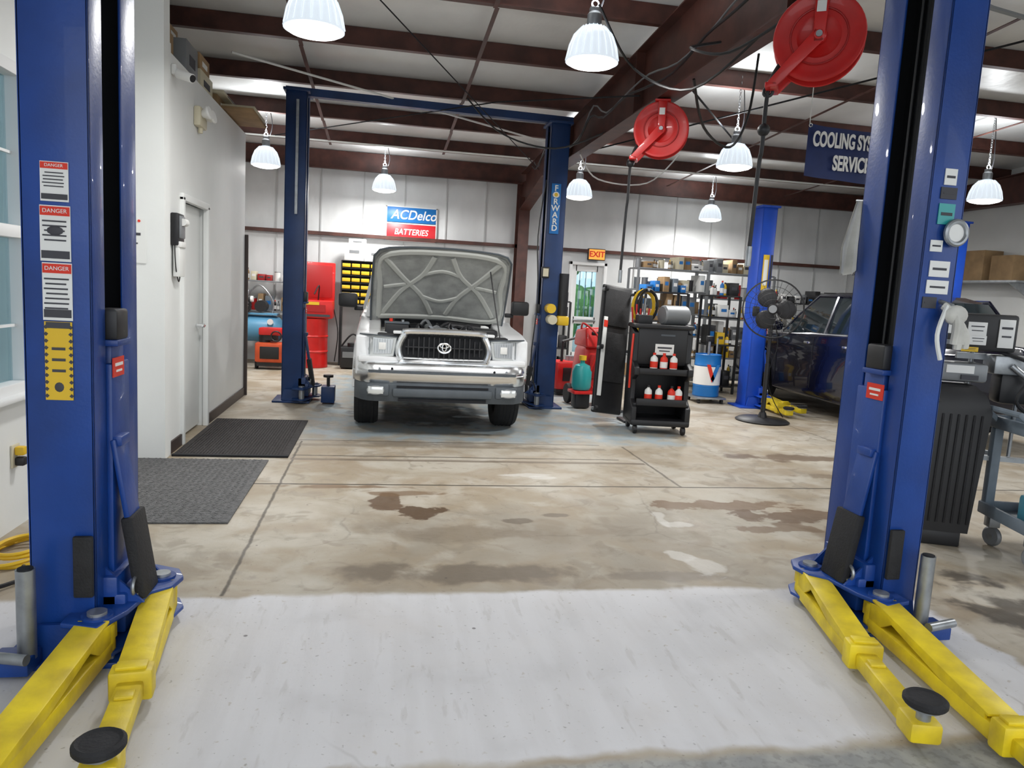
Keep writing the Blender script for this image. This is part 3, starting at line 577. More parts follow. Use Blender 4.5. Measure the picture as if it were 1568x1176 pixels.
# ------------------------------------------------------------------ sedan
def sedan(name,x,y,front=1):
    b=MB(); FW,RW=.95,3.6
    prof=[(.10,.35),(.0,.55),(.06,.70),(.5,.82),(1.3,.93),(2.4,.98),(3.6,1.0),(4.3,.98),(4.48,.90),(4.5,.45),(4.4,.30),(RW+.42,.28)]+arc(RW,.33,.38,5,175)+[(RW-.42,.2),(FW+.42,.2)]+arc(FW,.33,.38,5,175)+[(FW-.42,.28)]
    for s in (-1,1):
        b.prism(prof,'x',s*.60,s*.88,SEDAN,bev=.05)
        for cy in (FW,RW): wheel(b,s*.79,cy,.33,.33,.2,s,STEEL,7,.68); b.prism(arc(cy,.33,.40,0,180),'x',s*.5,s*.61,DARK)
        for yy in (2.25,3.15): b.box((s*.885,yy,.85),(.03,.14,.03),CHROME,b=.01)
        for yy in (1.45,2.4,3.3): b.box((s*.882,yy,.62),(.004,.01,.6),DARK)
        b.box((s*.98,1.55,1.02),(.18,.09,.12),SEDAN,b=.03)
        b.box((s*.74,.06,.62),(.24,.12,.12),LENS,b=.03); b.box((s*.74,4.47,.82),(.24,.06,.12),REDL,b=.02)
    b.loft([[(-.61,yy,z-.02),(-.3,yy,z+.02),(.3,yy,z+.02),(.61,yy,z-.02)] for yy,z in ((.04,.68),(.5,.82),(1.35,.94),(1.6,.96))],SEDAN,ring=False)
    b.loft([[(-.61,yy,z-.02),(-.3,yy,z+.02),(.3,yy,z+.02),(.61,yy,z-.02)] for yy,z in ((3.5,1.0),(4.3,.98),(4.48,.88))],SEDAN,ring=False)
    b.box((0,2.25,.4),(1.3,4.3,.3),DARK); b.box((0,.05,.5),(1.3,.12,.3),SEDAN,b=.04); b.box((0,4.46,.6),(1.3,.1,.6),SEDAN,b=.03); b.box((0,.0,.58),(.7,.04,.12),DARK)
    gs=[];
    for z,hw,y0,y1 in ((.93,.80,1.35,4.05),(1.2,.74,1.75,3.95),(1.40,.67,2.05,3.75),(1.46,.55,2.3,3.5)):
        c=.08; gs.append([(-hw,y0+c,z),(-hw+c,y0,z),(hw-c,y0,z),(hw,y0+c,z),(hw,y1-c,z),(hw-c,y1,z),(-hw+c,y1,z),(-hw,y1-c,z)])
    b.loft(gs[:3],GLS); b.loft(gs[2:],SEDAN)
    for s in (-1,1):
        b.tube([(s*.77,1.42,.95),(s*.72,1.8,1.2),(s*.65,2.12,1.41),(s*.65,3.7,1.41),(s*.72,3.9,1.2),(s*.78,4.0,.98)],.03,SEDAN,8); b.tube([(s*.81,2.55,.96),(s*.68,2.6,1.40)],.028,SEDAN,6); b.tube([(s*.81,3.4,.96),(s*.68,3.35,1.40)],.028,SEDAN,6)
    o=b.done(name,(x,y,0),rad(180) if front<0 else 0); o.scale=(1,1,1.18); return o
sedan('dark_car',6.82,11.85,-1)
# ------------------------------------------------------------------ lamps
def lamp(x,y,z=3.03,d=.40,pw=75):
    b=MB(); r=d/2; cz=ceilz(y)-z
    b.lathe([(.055,.15),(r*.45,.135),(r*.74,.07),(r*.9,-.01),(r,-.10),(r*1.0,-.115),(r*.96,-.115),(r*.88,-.02),(r*.70,.06),(r*.4,.12),(.05,.135)],REFL,n=40)
    for i in range(20):
        a=6.283*i/20; b.tube([(math.cos(a)*q,math.sin(a)*q,h) for q,h in ((r*.46,.138),(r*.75,.075),(r*.91,-.005),(r*1.005,-.10))],.004,REFL,5)
    b.lathe([(0,-.15),(r*.5,-.148),(r*.85,-.13),(r*.97,-.11),(0,-.108)],BULB,n=32)
    b.lathe([(0,-.08),(.05,-.06),(.06,0),(.04,.08),(.03,.13),(0,.13)],BULBC)
    b.lathe([(0,.14),(.05,.14),(.055,.16),(.055,.23),(.04,.25),(0,.25)],STEEL); b.box((0,0,.265),(.08,.05,.04),STEEL,b=.01)
    b.torus((0,0,.31),.026,.006,STEEL,'y',14,6)
    k=0; zz=.36
    while zz<cz-.02: b.torus((0,0,zz),.018,.004,STEEL,'x' if k%2 else 'y',10,5,(.6,1)); zz+=.03; k+=1
    b.cyl((0,0,zz-.03),(0,0,cz),.006,STEEL); b.tube([(.03,0,.25),(.08,.02,min(.45,cz*.6)),(.02,.01,cz)],.006,BLK,6,sm=5)
    o=b.done('high_bay_lamp',(x,y,z))
    li=D.lights.new('lamp_light','AREA'); li.shape='DISK'; li.size=d*.9; li.energy=pw; li.color=(1,.985,.96); lo=D.objects.new('lamp_light',li); lo.location=(0,0,-.17); lo.parent=o; C.collection.objects.link(lo)
    # prismatic shade also throws light upward
    li=D.lights.new('lamp_uplight','AREA'); li.shape='DISK'; li.size=d*.6; li.energy=pw*.30; li.color=(.95,.98,1); lo=D.objects.new('lamp_uplight',li); lo.location=(0,0,.29); lo.rotation_euler=(math.pi,0,0); lo.parent=o; C.collection.objects.link(lo)
for x,y,z,p in ((-.51,5.35,3.26,42),(1.50,5.7,3.36,42),(-1.69,11.2,3.17,68),(-.04,13.0,3.17,66),(2.83,11,3.05,68),(3.90,8.15,3.15,62),(5.80,12.9,3.09,66),(7.6,8.6,3.1,50),(5.6,3.6,3.1,38)): lamp(x,y,z,pw=p)
# ------------------------------------------------------------------ hose reels
def reel(x,y,z,bob,end,rz):
    b=MB(); rt=(rad(90),0,0)
    # spool: two dished flanges with the hose wound between them
    for sg in (-1,1):
        b.lathe([(0,sg*.050),(.10,sg*.050),(.12,sg*.062),(.205,sg*.056),(.225,sg*.066),(.245,sg*.066),(.250,sg*.060),(.245,sg*.054),(.12,sg*.050),(0,sg*.045)],RED,(0,0,0),44,rt)
    b.lathe([(.10,-.05),(.10,.05)],REDD,(0,0,0),28,rt)
    for rr_ in (.13,.16,.19):
        for yy in (-.03,-.01,.01,.03): b.torus((0,yy,0),rr_,.012,BLK,'y',32,6)
    b.torus((0,-.064,0),.155,.006,REDD,'y',36,6)
    b.lathe([(0,-.0),(.045,0),(.04,.03),(.02,.045),(0,.045)],RED,(0,-.06,0),20,rt)
    # slim bracket and guide arm
    for yy in (-.100,.088):
        b.prism([(-.028,-.04),(.028,-.04),(.04,.245),(-.04,.245)],'y',yy,yy+.012,RED,bev=.003)
        b.prism([(-.02,.035),(.03,-.03),(-.205,-.275),(-.255,-.245)],'y',yy,yy+.012,RED,bev=.003)
    b.box((-.235,-.0,-.262),(.07,.20,.03),RED,b=.006); b.cyl((-.25,-.06,-.25),(-.25,.06,-.25),.018,STEEL); b.box((.0,0,.25),(.14,.22,.016),RED,b=.004); b.box((.0,-.104,.15),(.05,.004,.06),WHT)
    b.cyl((0,-.115,0),(0,.115,0),.018,STEEL); b.torus((-.255,0,-.28),.026,.010,BLK,'y',14,6)
    hz=z-end
    b.tube([(-.19,0,-.10),(-.255,0,-.26),(-.26,0,-.6),(-.27,.02,-(hz)*.6),(-.28,.02,-hz)],.013,BLK,8,sm=6); b.sph((-.26,.0,-bob),.038,BLK,12); b.cyl((-.28,.02,-hz),(-.28,.02,-hz-.12),.018,STEEL)
    b.box((.0,0,.263),(.1,.1,.02),BRN)
    b.done('hose_reel',(x,y,z),rz)
reel(2.44,4.15,3.04,.50,1.85,rad(-32)); reel(2.48,6.75,3.04,.3,1.75,rad(-22))
# ------------------------------------------------------------------ mats
def ribmat(x0,x1,y0,y1,m,dia):
    b=MB(); b.box(((x0+x1)/2,(y0+y1)/2,.006),(x1-x0,y1-y0,.012),m,b=.004)
    if dia:
        n=int((y1-y0)/.045)
        for i in range(n):
            for j in range(int((x1-x0-.06)/.045)):
                b.box((x0+.05+j*.045,y0+.04+i*.045,.0125),(.030,.009,.003),m,r=(0,0,.8 if (i+j)%2 else -.8))
    else:
        n=int((x1-x0-.08)/.025)
        for i in range(n): b.box((x0+.05+i*.025,(y0+y1)/2,.014),(.010,y1-y0-.08,.006),m)
        b.box(((x0+x1)/2,y0+.02,.012),(x1-x0,.04,.012),DARK); 
    b.done('rubber_floor_mat')
ribmat(-1.98,-.88,4.56,6.19,MATR,True); ribmat(-1.66,-.74,6.30,8.0,MATD,False)
# ------------------------------------------------------------------ black tool cart
def bottle(b,x,y,z,h=.2,r=.035,m=WHT,cap=REDL,lab=None):
    b.lathe([(0,0),(r*.95,0),(r,h*.04),(r,h*.62),(r*.9,h*.72),(r*.35,h*.84),(r*.35,h*.9)],m,(x,y,z),14); b.cyl((x,y,z+h*.88),(x,y,z+h),r*.42,cap,n=12)
    if lab: b.lathe([(r*1.02,h*.15),(r*1.02,h*.5)],lab,(x,y,z),14)
b=MB()
for sx in (-.27,.27):
    for sy in (-.2,.2): b.cyl((sx,sy,.0+.05),(sx,sy,.1),.015,STEEL); b.lathe([(0,-.02),(.045,-.02),(.05,0),(.045,.02),(0,.02)],BLK,(sx,sy,.05),16,(0,rad(90),0))
b.box((0,0,.13),(.66,.5,.07),BLK,b=.02); b.box((0,.22,.62),(.64,.04,.98),BLK,b=.01); b.box((0,.02,.70),(.60,.36,.03),BLK,b=.01); b.box((0,0,.33),(.62,.44,.03),BLK,b=.01)
cp=[(-.24,.12),(-.24,.30),(-.10,.38),(-.10,.60),(-.24,.66),(-.24,.74),(-.08,.80),(-.08,1.12),(.24,1.20),(.24,.12)]
b.prism(cp,'x',-.33,-.27,BLK,bev=.012); b.prism(cp,'x',.27,.33,BLK,bev=.012)
b.box((0,-.06,.98),(.56,.05,.44),BLK,b=.02); b.box((0,-.22,.36),(.56,.03,.08),BLK,b=.01); b.box((0,-.20,.70),(.56,.03,.07),BLK,b=.01)
b.box((0,.08,1.19),(.68,.40,.05),BLK,b=.02); b.box((.05,-.09,1.10),(.16,.006,.02),GRYP); b.box((.02,-.09,.94),(.21,.006,.12),WHT); b.box((.02,-.095,.96),(.16,.004,.018),INK); b.box((.02,-.095,.925),(.12,.004,.012),INK)
for i,(x,m) in enumerate(((-.14,WHT),(-.02,WHT),(.12,REDL),(.2,WHT))): bottle(b,x,-.16,.345,.2,.042,m,REDL if i%2 else BLK,REDL if m is WHT else WHT)
for i,(x,m) in enumerate(((-.10,WHT),(.01,REDL),(.12,WHT))): bottle(b,x,-.15,.715,.19,.042,m,REDL,WHT if m is REDL else REDL)
b.lathe([(0,-.16),(.095,-.16),(.11,-.14),(.11,.14),(.095,.16),(0,.16)],TARP,(.14,.08,1.32),24,(0,rad(90),.3)); b.box((-.2,.08,1.26),(.16,.2,.1),BLK,b=.01)
for i in range(5): b.cyl((-.3+i*.04,.2,1.20),(-.32+i*.05,.2,1.20+random.uniform(.15,.3)),.01,random.choice((STEEL,BLK,RED)),n=8)
b.tube([(-.34,-.1,1.1),(-.36,-.16,.8),(-.35,-.12,.5)],.012,REDL,6,sm=4)
b.done('tool_cart',(3.10,7.90,0),rad(-8))
b=MB(); b.T=Matrix.Rotation(rad(-10),4,'X')@Matrix.Rotation(rad(7),4,'Y')
b.box((0,0,.85),(.40,.05,1.55),BLK,b=.025); b.box((0,-.03,1.35),(.34,.03,.45),RUB,b=.02); b.box((0,-.03,.75),(.34,.03,.6),RUB,b=.02); b.box((-.15,-.06,.75),(.05,.02,.95),PAPER,b=.005); b.box((-.15,-.072,1.14),(.05,.006,.08),REDL)
for sx in (-.2,.2):
    for z in (.12,.85,1.55): b.cyl((sx,-.03,z),(sx,-.09,z),.02,STEEL); b.lathe([(0,-.015),(.03,-.015),(.03,.015),(0,.015)],RUB,(sx,-.11,z),14,(0,rad(90),0))
b.T=Matrix.Identity(4); b.done('mechanic_creeper',(2.66,8.38,.03),rad(12))
b=MB()
for i in range(6): b.torus((random.uniform(-.02,.02),-.02*i,-.02*random.random()),.16+random.uniform(-.02,.02),.013,YELP if i<4 else BLK,'y',26,6,(.8,1.15))
for i in range(3): b.torus((.02,-.02*i-.02,-.30),.13,.010,YELP,'y',26,6,(.6,1.3))
b.cyl((0,.1,.18),(0,-.14,.18),.012,STEEL); b.cyl((0,.1,.2),(0,.1,-1.40),.02,BLK); b.box((0,.1,-1.40),(.3,.3,.03),BLK,b=.005)
b.done('coiled_air_hose_stand',(3.04,8.40,1.415))
# red machine
b=MB()
b.box((0,0,.5),(.62,.5,.66),RED,b=.08,taper=.82); b.prism([(-.28,.8),(.26,.8),(.2,1.02),(-.2,1.08)],'x',-.25,.25,RED,bev=.04); b.box((0,-.20,.95),(.34,.04,.14),BLK,r=(.5,0,0),b=.01)
b.box((.0,-.245,.55),(.36,.02,.32),REDD,b=.01)
for s in (-1,1): b.lathe([(0,-.03),(.13,-.03),(.14,0),(.13,.03),(0,.03)],RUB,(s*.33,.12,.14),24,(0,rad(90),0)); b.lathe([(0,-.02),(.05,-.02),(.05,.02),(0,.02)],RUB,(s*.2,-.22,.05),14,(0,rad(90),0))
b.tube([(-.2,.1,1.0),(-.28,-.2,1.12),(-.1,-.34,.9),(-.22,-.36,.4),(-.05,-.3,.2)],.014,RED,6,sm=6); b.tube([(.2,.1,1.0),(.3,-.2,1.05),(.2,-.34,.7),(.26,-.3,.3)],.014,BLK,6,sm=6)
b.lathe([(0,0),(.11,0),(.13,.04),(.13,.24),(.10,.32),(.03,.35),(.03,.4),(0,.4)],TEAL,(-.30,-.30,.25),22); b.box((-.30,-.30,.22),(.28,.28,.04),RED,b=.01); b.box((-.30,-.30,.11),(.2,.2,.20),BLK,b=.02); b.cyl((-.30,-.30,.64),(-.30,-.30,.7),.05,YELP)
b.done('refrigerant_service_machine',(2.90,9.75,0),rad(5))
b=MB(); b.box((0,0,.3),(.5,.35,.42),RED,b=.04); b.box((0,0,.07),(.46,.3,.08),RUB,b=.02); b.cyl((-.15,-.1,.5),(-.15,-.1,.8),.02,BLK); b.box((0,-.18,.32),(.3,.02,.2),BLK,b=.01)
b.tube([(-.15,-.1,.8),(.1,-.1,.86),(.25,.05,.8)],.018,BLK,8,sm=5); b.cyl((.05,.02,.5),(.05,.02,.58),.08,STEEL); b.done('portable_air_tank',(2.75,10.7,0),.2)
# shelves
def item(b,x,y,z,wmax,hmax,depth,pal):
    k=random.random(); m=random.choice(pal)
    if k<.55:
        w=wmax*random.uniform(.6,.98); h=hmax*random.uniform(.35,.95); d=depth*random.uniform(.5,.85)
        b.box((x,y,z+h/2),(w,d,h),m,b=.005); b.box((x,y-d/2-.001,z+h*.55),(w*.6,.003,h*.25),random.choice((WHT,INK,INK,SIGNB)))
    elif k<.85:
        h=min(hmax*.9,random.uniform(.14,.28)); bottle(b,x-wmax*.2,y-depth*.2,z,h,wmax*.2,m,random.choice((BLK,REDL,WHT,YELP)),WHT); bottle(b,x+wmax*.22,y-depth*.1,z,h*.9,wmax*.18,random.choice(pal),BLK,WHT)
    else:
        r=wmax*.38; h=hmax*.6; b.cyl((x,y,z),(x,y,z+h),r,m,n=18); b.torus((x,y,z+h),r,.006,STEEL,'z',18,5)
P1=[CARD,CARD,CARD,BLK,GRYP,CARD,SIGNB,TARP,GREYC,PAPER,TARP,CARD,BEIGE,REDD]
P2=[BLK,TARP,SIGNB,WHT,GREYC,BLK,YELP,BLK,GRYP,CARD,REDD,TARP]
def shelf(name,x,y,w,d,levels,pal,frame_m=STEEL,seed=1,topitems=True,H=None,dens=.13,top=None):
    random.seed(seed); b=MB(); H=H or levels[-1]
    for sx in (-w/2,w/2):
        for sy in (-d/2,d/2): b.box((sx,sy,H/2),(.035,.035,H),frame_m)
    for i,z in enumerate(levels):
        b.box((0,0,z),(w,d,.025),frame_m,b=.004)
        last=i+1==len(levels)
        hm=.26 if last else (levels[i+1]-z-.04)
        if last and not topitems: continue
        pp=top if (last and top) else pal
        n=int(w/dens)
        for j in range(n): item(b,-w/2+w*(j+.5)/n,0,z+.013,w/n,min(hm,.34),d,pp)
    return b.done(name,(x,y,0))
PT=[CARD,CARD,BEIGE,TARP,CARD,PAPER]
shelf('stocked_steel_shelving',4.85,12.3,1.25,.5,[.12,.50,.88,1.26,1.64,2.0],P1,TARP,4,top=PT)
shelf('stocked_steel_shelving',6.25,12.6,1.25,.5,[.12,.50,.85,1.2,1.55,2.0],P2,TARP,9,top=PT)
shelf('stocked_steel_shelving',7.9,13.3,1.6,.5,[.12,.6,1.1,1.55],P2,BLK,12)
shelf('stocked_steel_shelving',3.1,13.3,.5,.4,[.12,.5,.95,1.35],P2,BLK,15)
shelf('bottle_rack',4.35,11.2,.7,.4,[.12,.7,1.15,1.6],P1,BLK,22)
shelf('bottle_rack',5.48,11.5,.5,.4,[.12,.8,1.25,1.6],[YELP,BLK,SIGNB,PAPER,BLK],BLK,25)
def bins(name,x,y,z,w,h,d,rows,cols,stand):
    b=MB(); b.box((0,d/2,h/2),(w,.02,h),BLK)
    for s in (-1,1): b.box((s*w/2,0,h/2),(.02,d,h),BLK)
    for r in range(rows+1): b.box((0,0,h*r/rows),(w,d,.012),BLK)
    for r in range(rows):
        for c in range(cols):
            cx=-w/2+w*(c+.5)/cols; cz=h*(r+.5)/rows
            b.box((cx,-.02,cz-h/rows*.12),(w/cols*.86,d*.8,h/rows*.50),YELP,b=.006)
    if stand:
        for sx in (-w/2,w/2):
            b.box((sx,0,-z/2),(.04,d,z),BLK)
    for i,(dx,hh,ww) in enumerate(((-.2,.26,.34),(.17,.22,.32),(-.15,.12,.3))): 
        zz=h+.006+(0 if i<2 else .26); b.box((dx,0,zz+hh/2),(ww,.28,hh),WHT,b=.006); b.box((dx,-.142,zz+hh*.6),(ww*.5,.003,hh*.2),TARP)
    b.done(name,(x,y,z))
bins('small_parts_bin_cabinet',-.32,13.6,1.1,.82,.76,.3,6,5,True)
b=MB(); b.box((0,0,.16),(.89,.02,.27),SIGNB,b=.002); b.box((0,0,-.15),(.89,.02,.31),SIGNR,b=.002); b.box((0,0,.005),(.89,.022,.02),WHT)
for (c,d) in (((0,.01,.30),(.93,.03,.02)),((0,.01,-.31),(.93,.03,.02)),((-.455,.01,0),(.02,.03,.63)),((.455,.01,0),(.02,.03,.63))): b.box(c,d,WHT)
b.text('ACDelco',.235,(.04,-.014,.155),WHT,shear=.25,bold=.003,sx=.92); b.text('BATTERIES',.15,(0,-.014,-.15),WHT,shear=.2,bold=.002,sx=.86)
b.done('battery_brand_sign',(.47,13.96,2.60))
def banner():
    b=MB(); W=1.62; H=.46; g=[]
    for j in range(9):
        row=[]
        for i in range(33):
            u=i/32; v=j/8; row.append((-W/2+u*W,.03*math.sin(u*9)*v+.01*math.sin(u*21),H*(v-.5)-.03*math.sin(u*3.14)))
        g.append(row)
    b.loft(g,NAVY,ring=False)
    b.text('COOLING SYSTEM',.18,(-.775,-.035,.085),WHT,bold=.005,sx=.50,align='LEFT'); b.text('SERVICE',.18,(-.56,-.035,-.11),WHT,bold=.005,sx=.56,align='LEFT')
    b.sph((.62,-.03,-.02),(.15,.012,.18),WHT,14); b.sph((.62,-.045,.0),(.07,.008,.09),CBLUE,10); b.torus((.62,-.04,-.02),.15,.012,SIGNB,'y',20,6,(1,1.25))
    for s in (-1,1): b.cyl((s*W/2*.99,0,H/2),(s*W/2*.99,.0,1.10),.004,PAPER,n=6); b.torus((s*W/2*.98,-.005,H/2-.02),.015,.004,CHROME,'y',12,5)
    b.done('service_banner',(4.50,6.3,2.90))
banner()
def drum(name,x,y,m,r=.19,h=.74,mid=None,v=False,z=0):
    b=MB(); prof=[(0,0),(r,0),(r*1.02,.01)]
    for k in range(1,4): prof+=[(r,h*k/4-.015),(r*1.03,h*k/4),(r,h*k/4+.015)]
    prof+=[(r,h-.01),(r*1.03,h),(r*.97,h+.004),(r*.95,h-.015),(0,h-.015)]
    b.lathe(prof,m,(0,0,0),32)
    if mid: b.lathe([(r*1.035,h*.28),(r*1.035,h*.72)],mid,n=32)
    if v:
        for s,mm in ((-1,REDL),(1,SIGNB)): b.prism([(s*.01,.22),(s*.10,.48),(s*.05,.48),(s*-.03,.27)],'y',-r*1.10,-r*1.0,mm)
    b.cyl((0,0,h-.02),(0,0,h+.20),.02,STEEL); b.box((0,0,h+.23),(.1,.08,.08),BLK,b=.01)
    b.box((0,0,-.02),(.46,.46,.03),STEEL,b=.005)
    for sx in (-.18,.18):
        for sy in (-.18,.18): b.lathe([(0,-.015),(.035,-.015),(.035,.015),(0,.015)],RUB,(sx,sy,-.065),14,(0,rad(90),0))
    b.tube([(.2,.2,0),(.24,.24,.4),(.24,.24,.85)],.015,STEEL,8)
    b.done(name,(x,y,z))
drum('oil_drum',4.82,10.35,SIGNB,.19,.62,WHT,True,.10)
# pedestal fan
b=MB(); b.lathe([(0,0),(.33,0),(.34,.015),(.30,.04),(.06,.055),(.04,.12),(0,.12)],BLK,n=36); b.cyl((0,0,.1),(0,0,1.4),.022,BLK); b.cyl((0,0,.1),(0,0,.75),.03,BLK)
b.cyl((0,-.02,1.45),(0,.18,1.45),.07,BLK)
WIRE=mat('fan_wire',(.02,.02,.022),.6,.2)
for R_ in (.36,.28,.20,.12,.06): b.torus((0,-.10+.05*(R_/.36)**2,1.45),R_,.003,WIRE,'y',36,5)
b.torus((0,-.02,1.45),.37,.008,WIRE,'y',36,6)
for i in range(28):
    a=6.283*i/28; b.tube([(math.cos(a)*q,yy,1.45+math.sin(a)*q) for q,yy in ((.03,-.10),(.2,-.085),(.36,-.05),(.375,-.02),(.34,.06),(.06,.12))],.002,WIRE,4)
for i in range(3):
    a=2.094*i; b.sph((math.cos(a)*.16,-.03,1.45+math.sin(a)*.16),(.12,.012,.12),BLK,12)
b.lathe([(0,-.01),(.05,-.01),(.05,.01),(0,.01)],TARP,(0,-.11,1.45),16,(rad(90),0,0))
b.tube([(.0,.18,1.4),(.1,.2,1.0),(.02,.05,.6),(.1,.1,.3),(.25,.2,.05)],.006,BLK,6,sm=5)
b.done('pedestal_fan',(4.89,8.75,0),rad(-30))
# ------------------------------------------------------------------ left rear equipment
b=MB()
b.lathe([(0,0),(.28,0),(.29,.01),(.28,.26),(.295,.28),(.28,.30),(.28,.52),(.295,.54),(.28,.56),(.28,.82),(.29,.84),(0,.84)],RED,n=36)
b.box((0,0,1.0),(.74,.5,.30),RED,b=.02); b.box((0,-.26,1.02),(.5,.01,.12),REDD); b.box((.0,-.27,1.1),(.3,.006,.05),YELP); b.box((0,-.262,.9),(.66,.006,.04),INK)
b.box((0,.24,1.47),(.74,.06,.66),RED,b=.02); b.box((0,.19,1.47),(.64,.02,.56),REDD,b=.01)
b.tube([(.1,.1,1.15),(.12,.0,1.4),(.05,-.1,1.25)],.012,BLK,6,sm=5); b.box((-.3,-.3,1.22),(.06,.04,.1),WHT); b.tube([(.37,.1,1.0),(.45,.0,.6),(.40,.05,.1)],.01,BLK,6,sm=5)
b.done('parts_washer',(-1.20,13.15,0))
b=MB()
b.lathe([(0,-.5),(.12,-.49),(.20,-.42),(.22,-.35),(.22,.35),(.20,.42),(.12,.49),(0,.5)],CBLUE,(0,0,.62),28,(0,rad(90),0))
for s in (-.3,.3):
    b.box((s,0,.2),(.08,.34,.42),ORG if s>0 else CBLUE,b=.01)
b.box((.0,0,.87),(.8,.3,.03),CBLUE,b=.005); b.box((-.2,0,1.02),(.22,.24,.28),TARP,b=.03); b.box((-.2,0,1.22),(.26,.2,.1),STEEL,b=.02)
for i in range(5): b.box((-.2,0,.95+i*.05),(.28,.26,.012),STEEL)
b.cyl((.12,-.1,1.0),(.12,.16,1.0),.10,BLK); b.torus((-.2,-.2,1.02),.17,.022,BLK,'y',28,8); 
for a in range(4): b.box((-.2,-.2,1.02),(.30,.02,.02),BLK,r=(0,a*.785,0))
b.cyl((-.02,-.22,1.12),(.02,-.22,1.12),.05,WHT); b.tube([(-.1,0,1.2),(.1,-.05,1.35),(.3,0,1.1),(.3,0,.84)],.014,STEEL,6,sm=5)
b.lathe([(0,-.01),(.05,-.01),(.05,.01),(0,.01)],WHT,(.3,-.24,.75),16,(rad(90),0,0))
b.done('air_compressor',(-2.15,13.2,0))
b=MB(); b.box((0,0,.28),(.46,.36,.32),ORG,b=.03); b.box((0,-.18,.28),(.3,.02,.2),BLK,b=.01); b.cyl((-.1,0,.44),(-.1,0,.56),.09,BLK); b.torus((.1,-.16,.55),.08,.012,BLK,'y'); b.box((0,0,.09),(.4,.3,.06),BLK)
for s in (-1,1): b.lathe([(0,-.02),(.09,-.02),(.09,.02),(0,.02)],RUB,(s*.22,0,.09),18,(0,rad(90),0))
b.box((0,0,.62),(.36,.26,.12),RED,b=.02); b.box((0,0,.53),(.2,.2,.1),BLK); b.done('portable_generator',(-1.78,12.6,0))
shelf('workbench_with_supplies',-2.3,13.72,1.3,.35,[.9,1.42],P1,TARP,31)
b=MB(); b.box((0,0,.2),(.42,.35,.36),BLK,b=.02); b.box((0,-.18,.25),(.34,.01,.1),TARP); b.cyl((0,0,.38),(0,0,.44),.1,BLK); b.tube([(-.2,0,.38),(0,-.05,.6),(.2,0,.38)],.015,BLK,8,sm=6); b.done('waste_oil_caddy',(-.48,13.1,0))
def storage():
    b=MB(); random.seed(2)
    for (x,y,z,w,d,h,m) in ((-2.0,6.75,3.2,.4,.35,.26,CARD),(-1.95,7.3,3.2,.42,.4,.3,TARP),(-2.0,7.9,3.2,.5,.5,.2,BEIGE),(-1.95,7.9,3.4,.36,.4,.16,CARD),(-2.0,8.7,3.2,.5,.7,.14,CARD),(-1.95,8.7,3.34,.55,.8,.03,BEIGE),(-2.0,9.35,3.2,.45,.4,.22,BEIGE),(-2.7,7.5,3.2,.6,.6,.4,CARD),(-2.8,8.7,3.2,.7,.6,.35,CARD),(-2.05,7.3,3.5,.3,.3,.14,CARD)):
        b.box((x,y,z+h/2),(w,d,h),m,b=.006); b.box((x+w/2+.001,y,z+h*.5),(.003,d*.5,h*.3),WHT if m is CARD else INK)
    b.cyl((-1.85,6.6,3.23),(-1.85,8.3,3.23),.03,WHT); b.cyl((-1.80,8.2,3.22),(-1.8,9.7,3.22),.022,STEEL)
    b.box((-1.66,8.9,3.235),(.5,.9,.03),CARD,b=.004); b.box((-1.62,8.9,3.27),(.42,.7,.04),BEIGE,b=.004)
    b.done('stored_cardboard_boxes')
storage()
b=MB(); b.box((.03,0,0),(.06,.26,.17),BEIGE,b=.015); 
for y in (-.08,.08): b.lathe([(0,-.03),(.03,-.03),(.06,.03),(.055,.045),(0,.045)],WHT,(.09,y,.03),18,(rad(8),rad(75),0))
b.cyl((.03,0,-.085),(.03,0,-.13),.02,BEIGE); b.done('emergency_light',(PX,7.3,2.88))
b=MB(); b.box((.02,0,0),(.04,.08,.08),WHT,b=.01); b.cyl((.02,0,0),(.09,0,-.02),.02,WHT); b.cyl((.05,-.02,-.03),(.17,-.08,-.07),.035,WHT); b.cyl((.17,-.08,-.07),(.175,-.083,-.072),.028,BLK); b.done('security_camera',(PX,6.5,3.08))
b=MB(); b.box((.03,0,.22),(.06,.2,.26),BLK,b=.012); b.box((.065,0,.24),(.02,.14,.18),TARP,b=.008); b.cyl((.08,-.04,.28),(.085,.04,.28),.03,WHT); b.box((.04,.01,-.02),(.05,.17,.28),PAPER,b=.005); b.box((.05,.0,.10),(.06,.16,.05),WHT,b=.01); b.tube([(.03,-.08,.1),(.04,-.09,-.08),(.04,0,-.2),(.04,.06,-.1)],.005,BLK,6,sm=5); b.done('wall_telephone',(PX,6.53,1.62))
b=MB(); b.box((0,0,0),(.34,.006,.34),PAPER); b.box((0,-.004,.05),(.26,.003,.02),INK); b.box((0,-.004,-.02),(.22,.003,.01),INK); b.cyl((.12,-.008,.15),(.12,-.001,.15),.01,REDL); b.done('posted_notice',(-1.98,6.195,1.72))
b=MB(); b.box((0,0,0),(.012,.09,.13),BEIGE,b=.003); b.box((.01,0,.025),(.006,.035,.03),BLK); b.box((.03,0,-.03),(.05,.05,.05),BLK,b=.01); b.box((.03,0,.03),(.05,.05,.05),YELP,b=.01)
b.done('wall_outlet',(-2.014,4.5,.42))
b=MB()
for i in range(4): b.torus((random.uniform(-.02,.02),random.uniform(-.03,.03),.012+i*.017),.19-.02*i,.010,YELP,'z',30,6,(.8,1.2))
b.tube([(.1,-.2,.02),(.15,-.4,.02),(-.1,-.65,.02)],.010,BLK,6,sm=6); b.done('coiled_extension_cord',(-1.80,4.05,0))
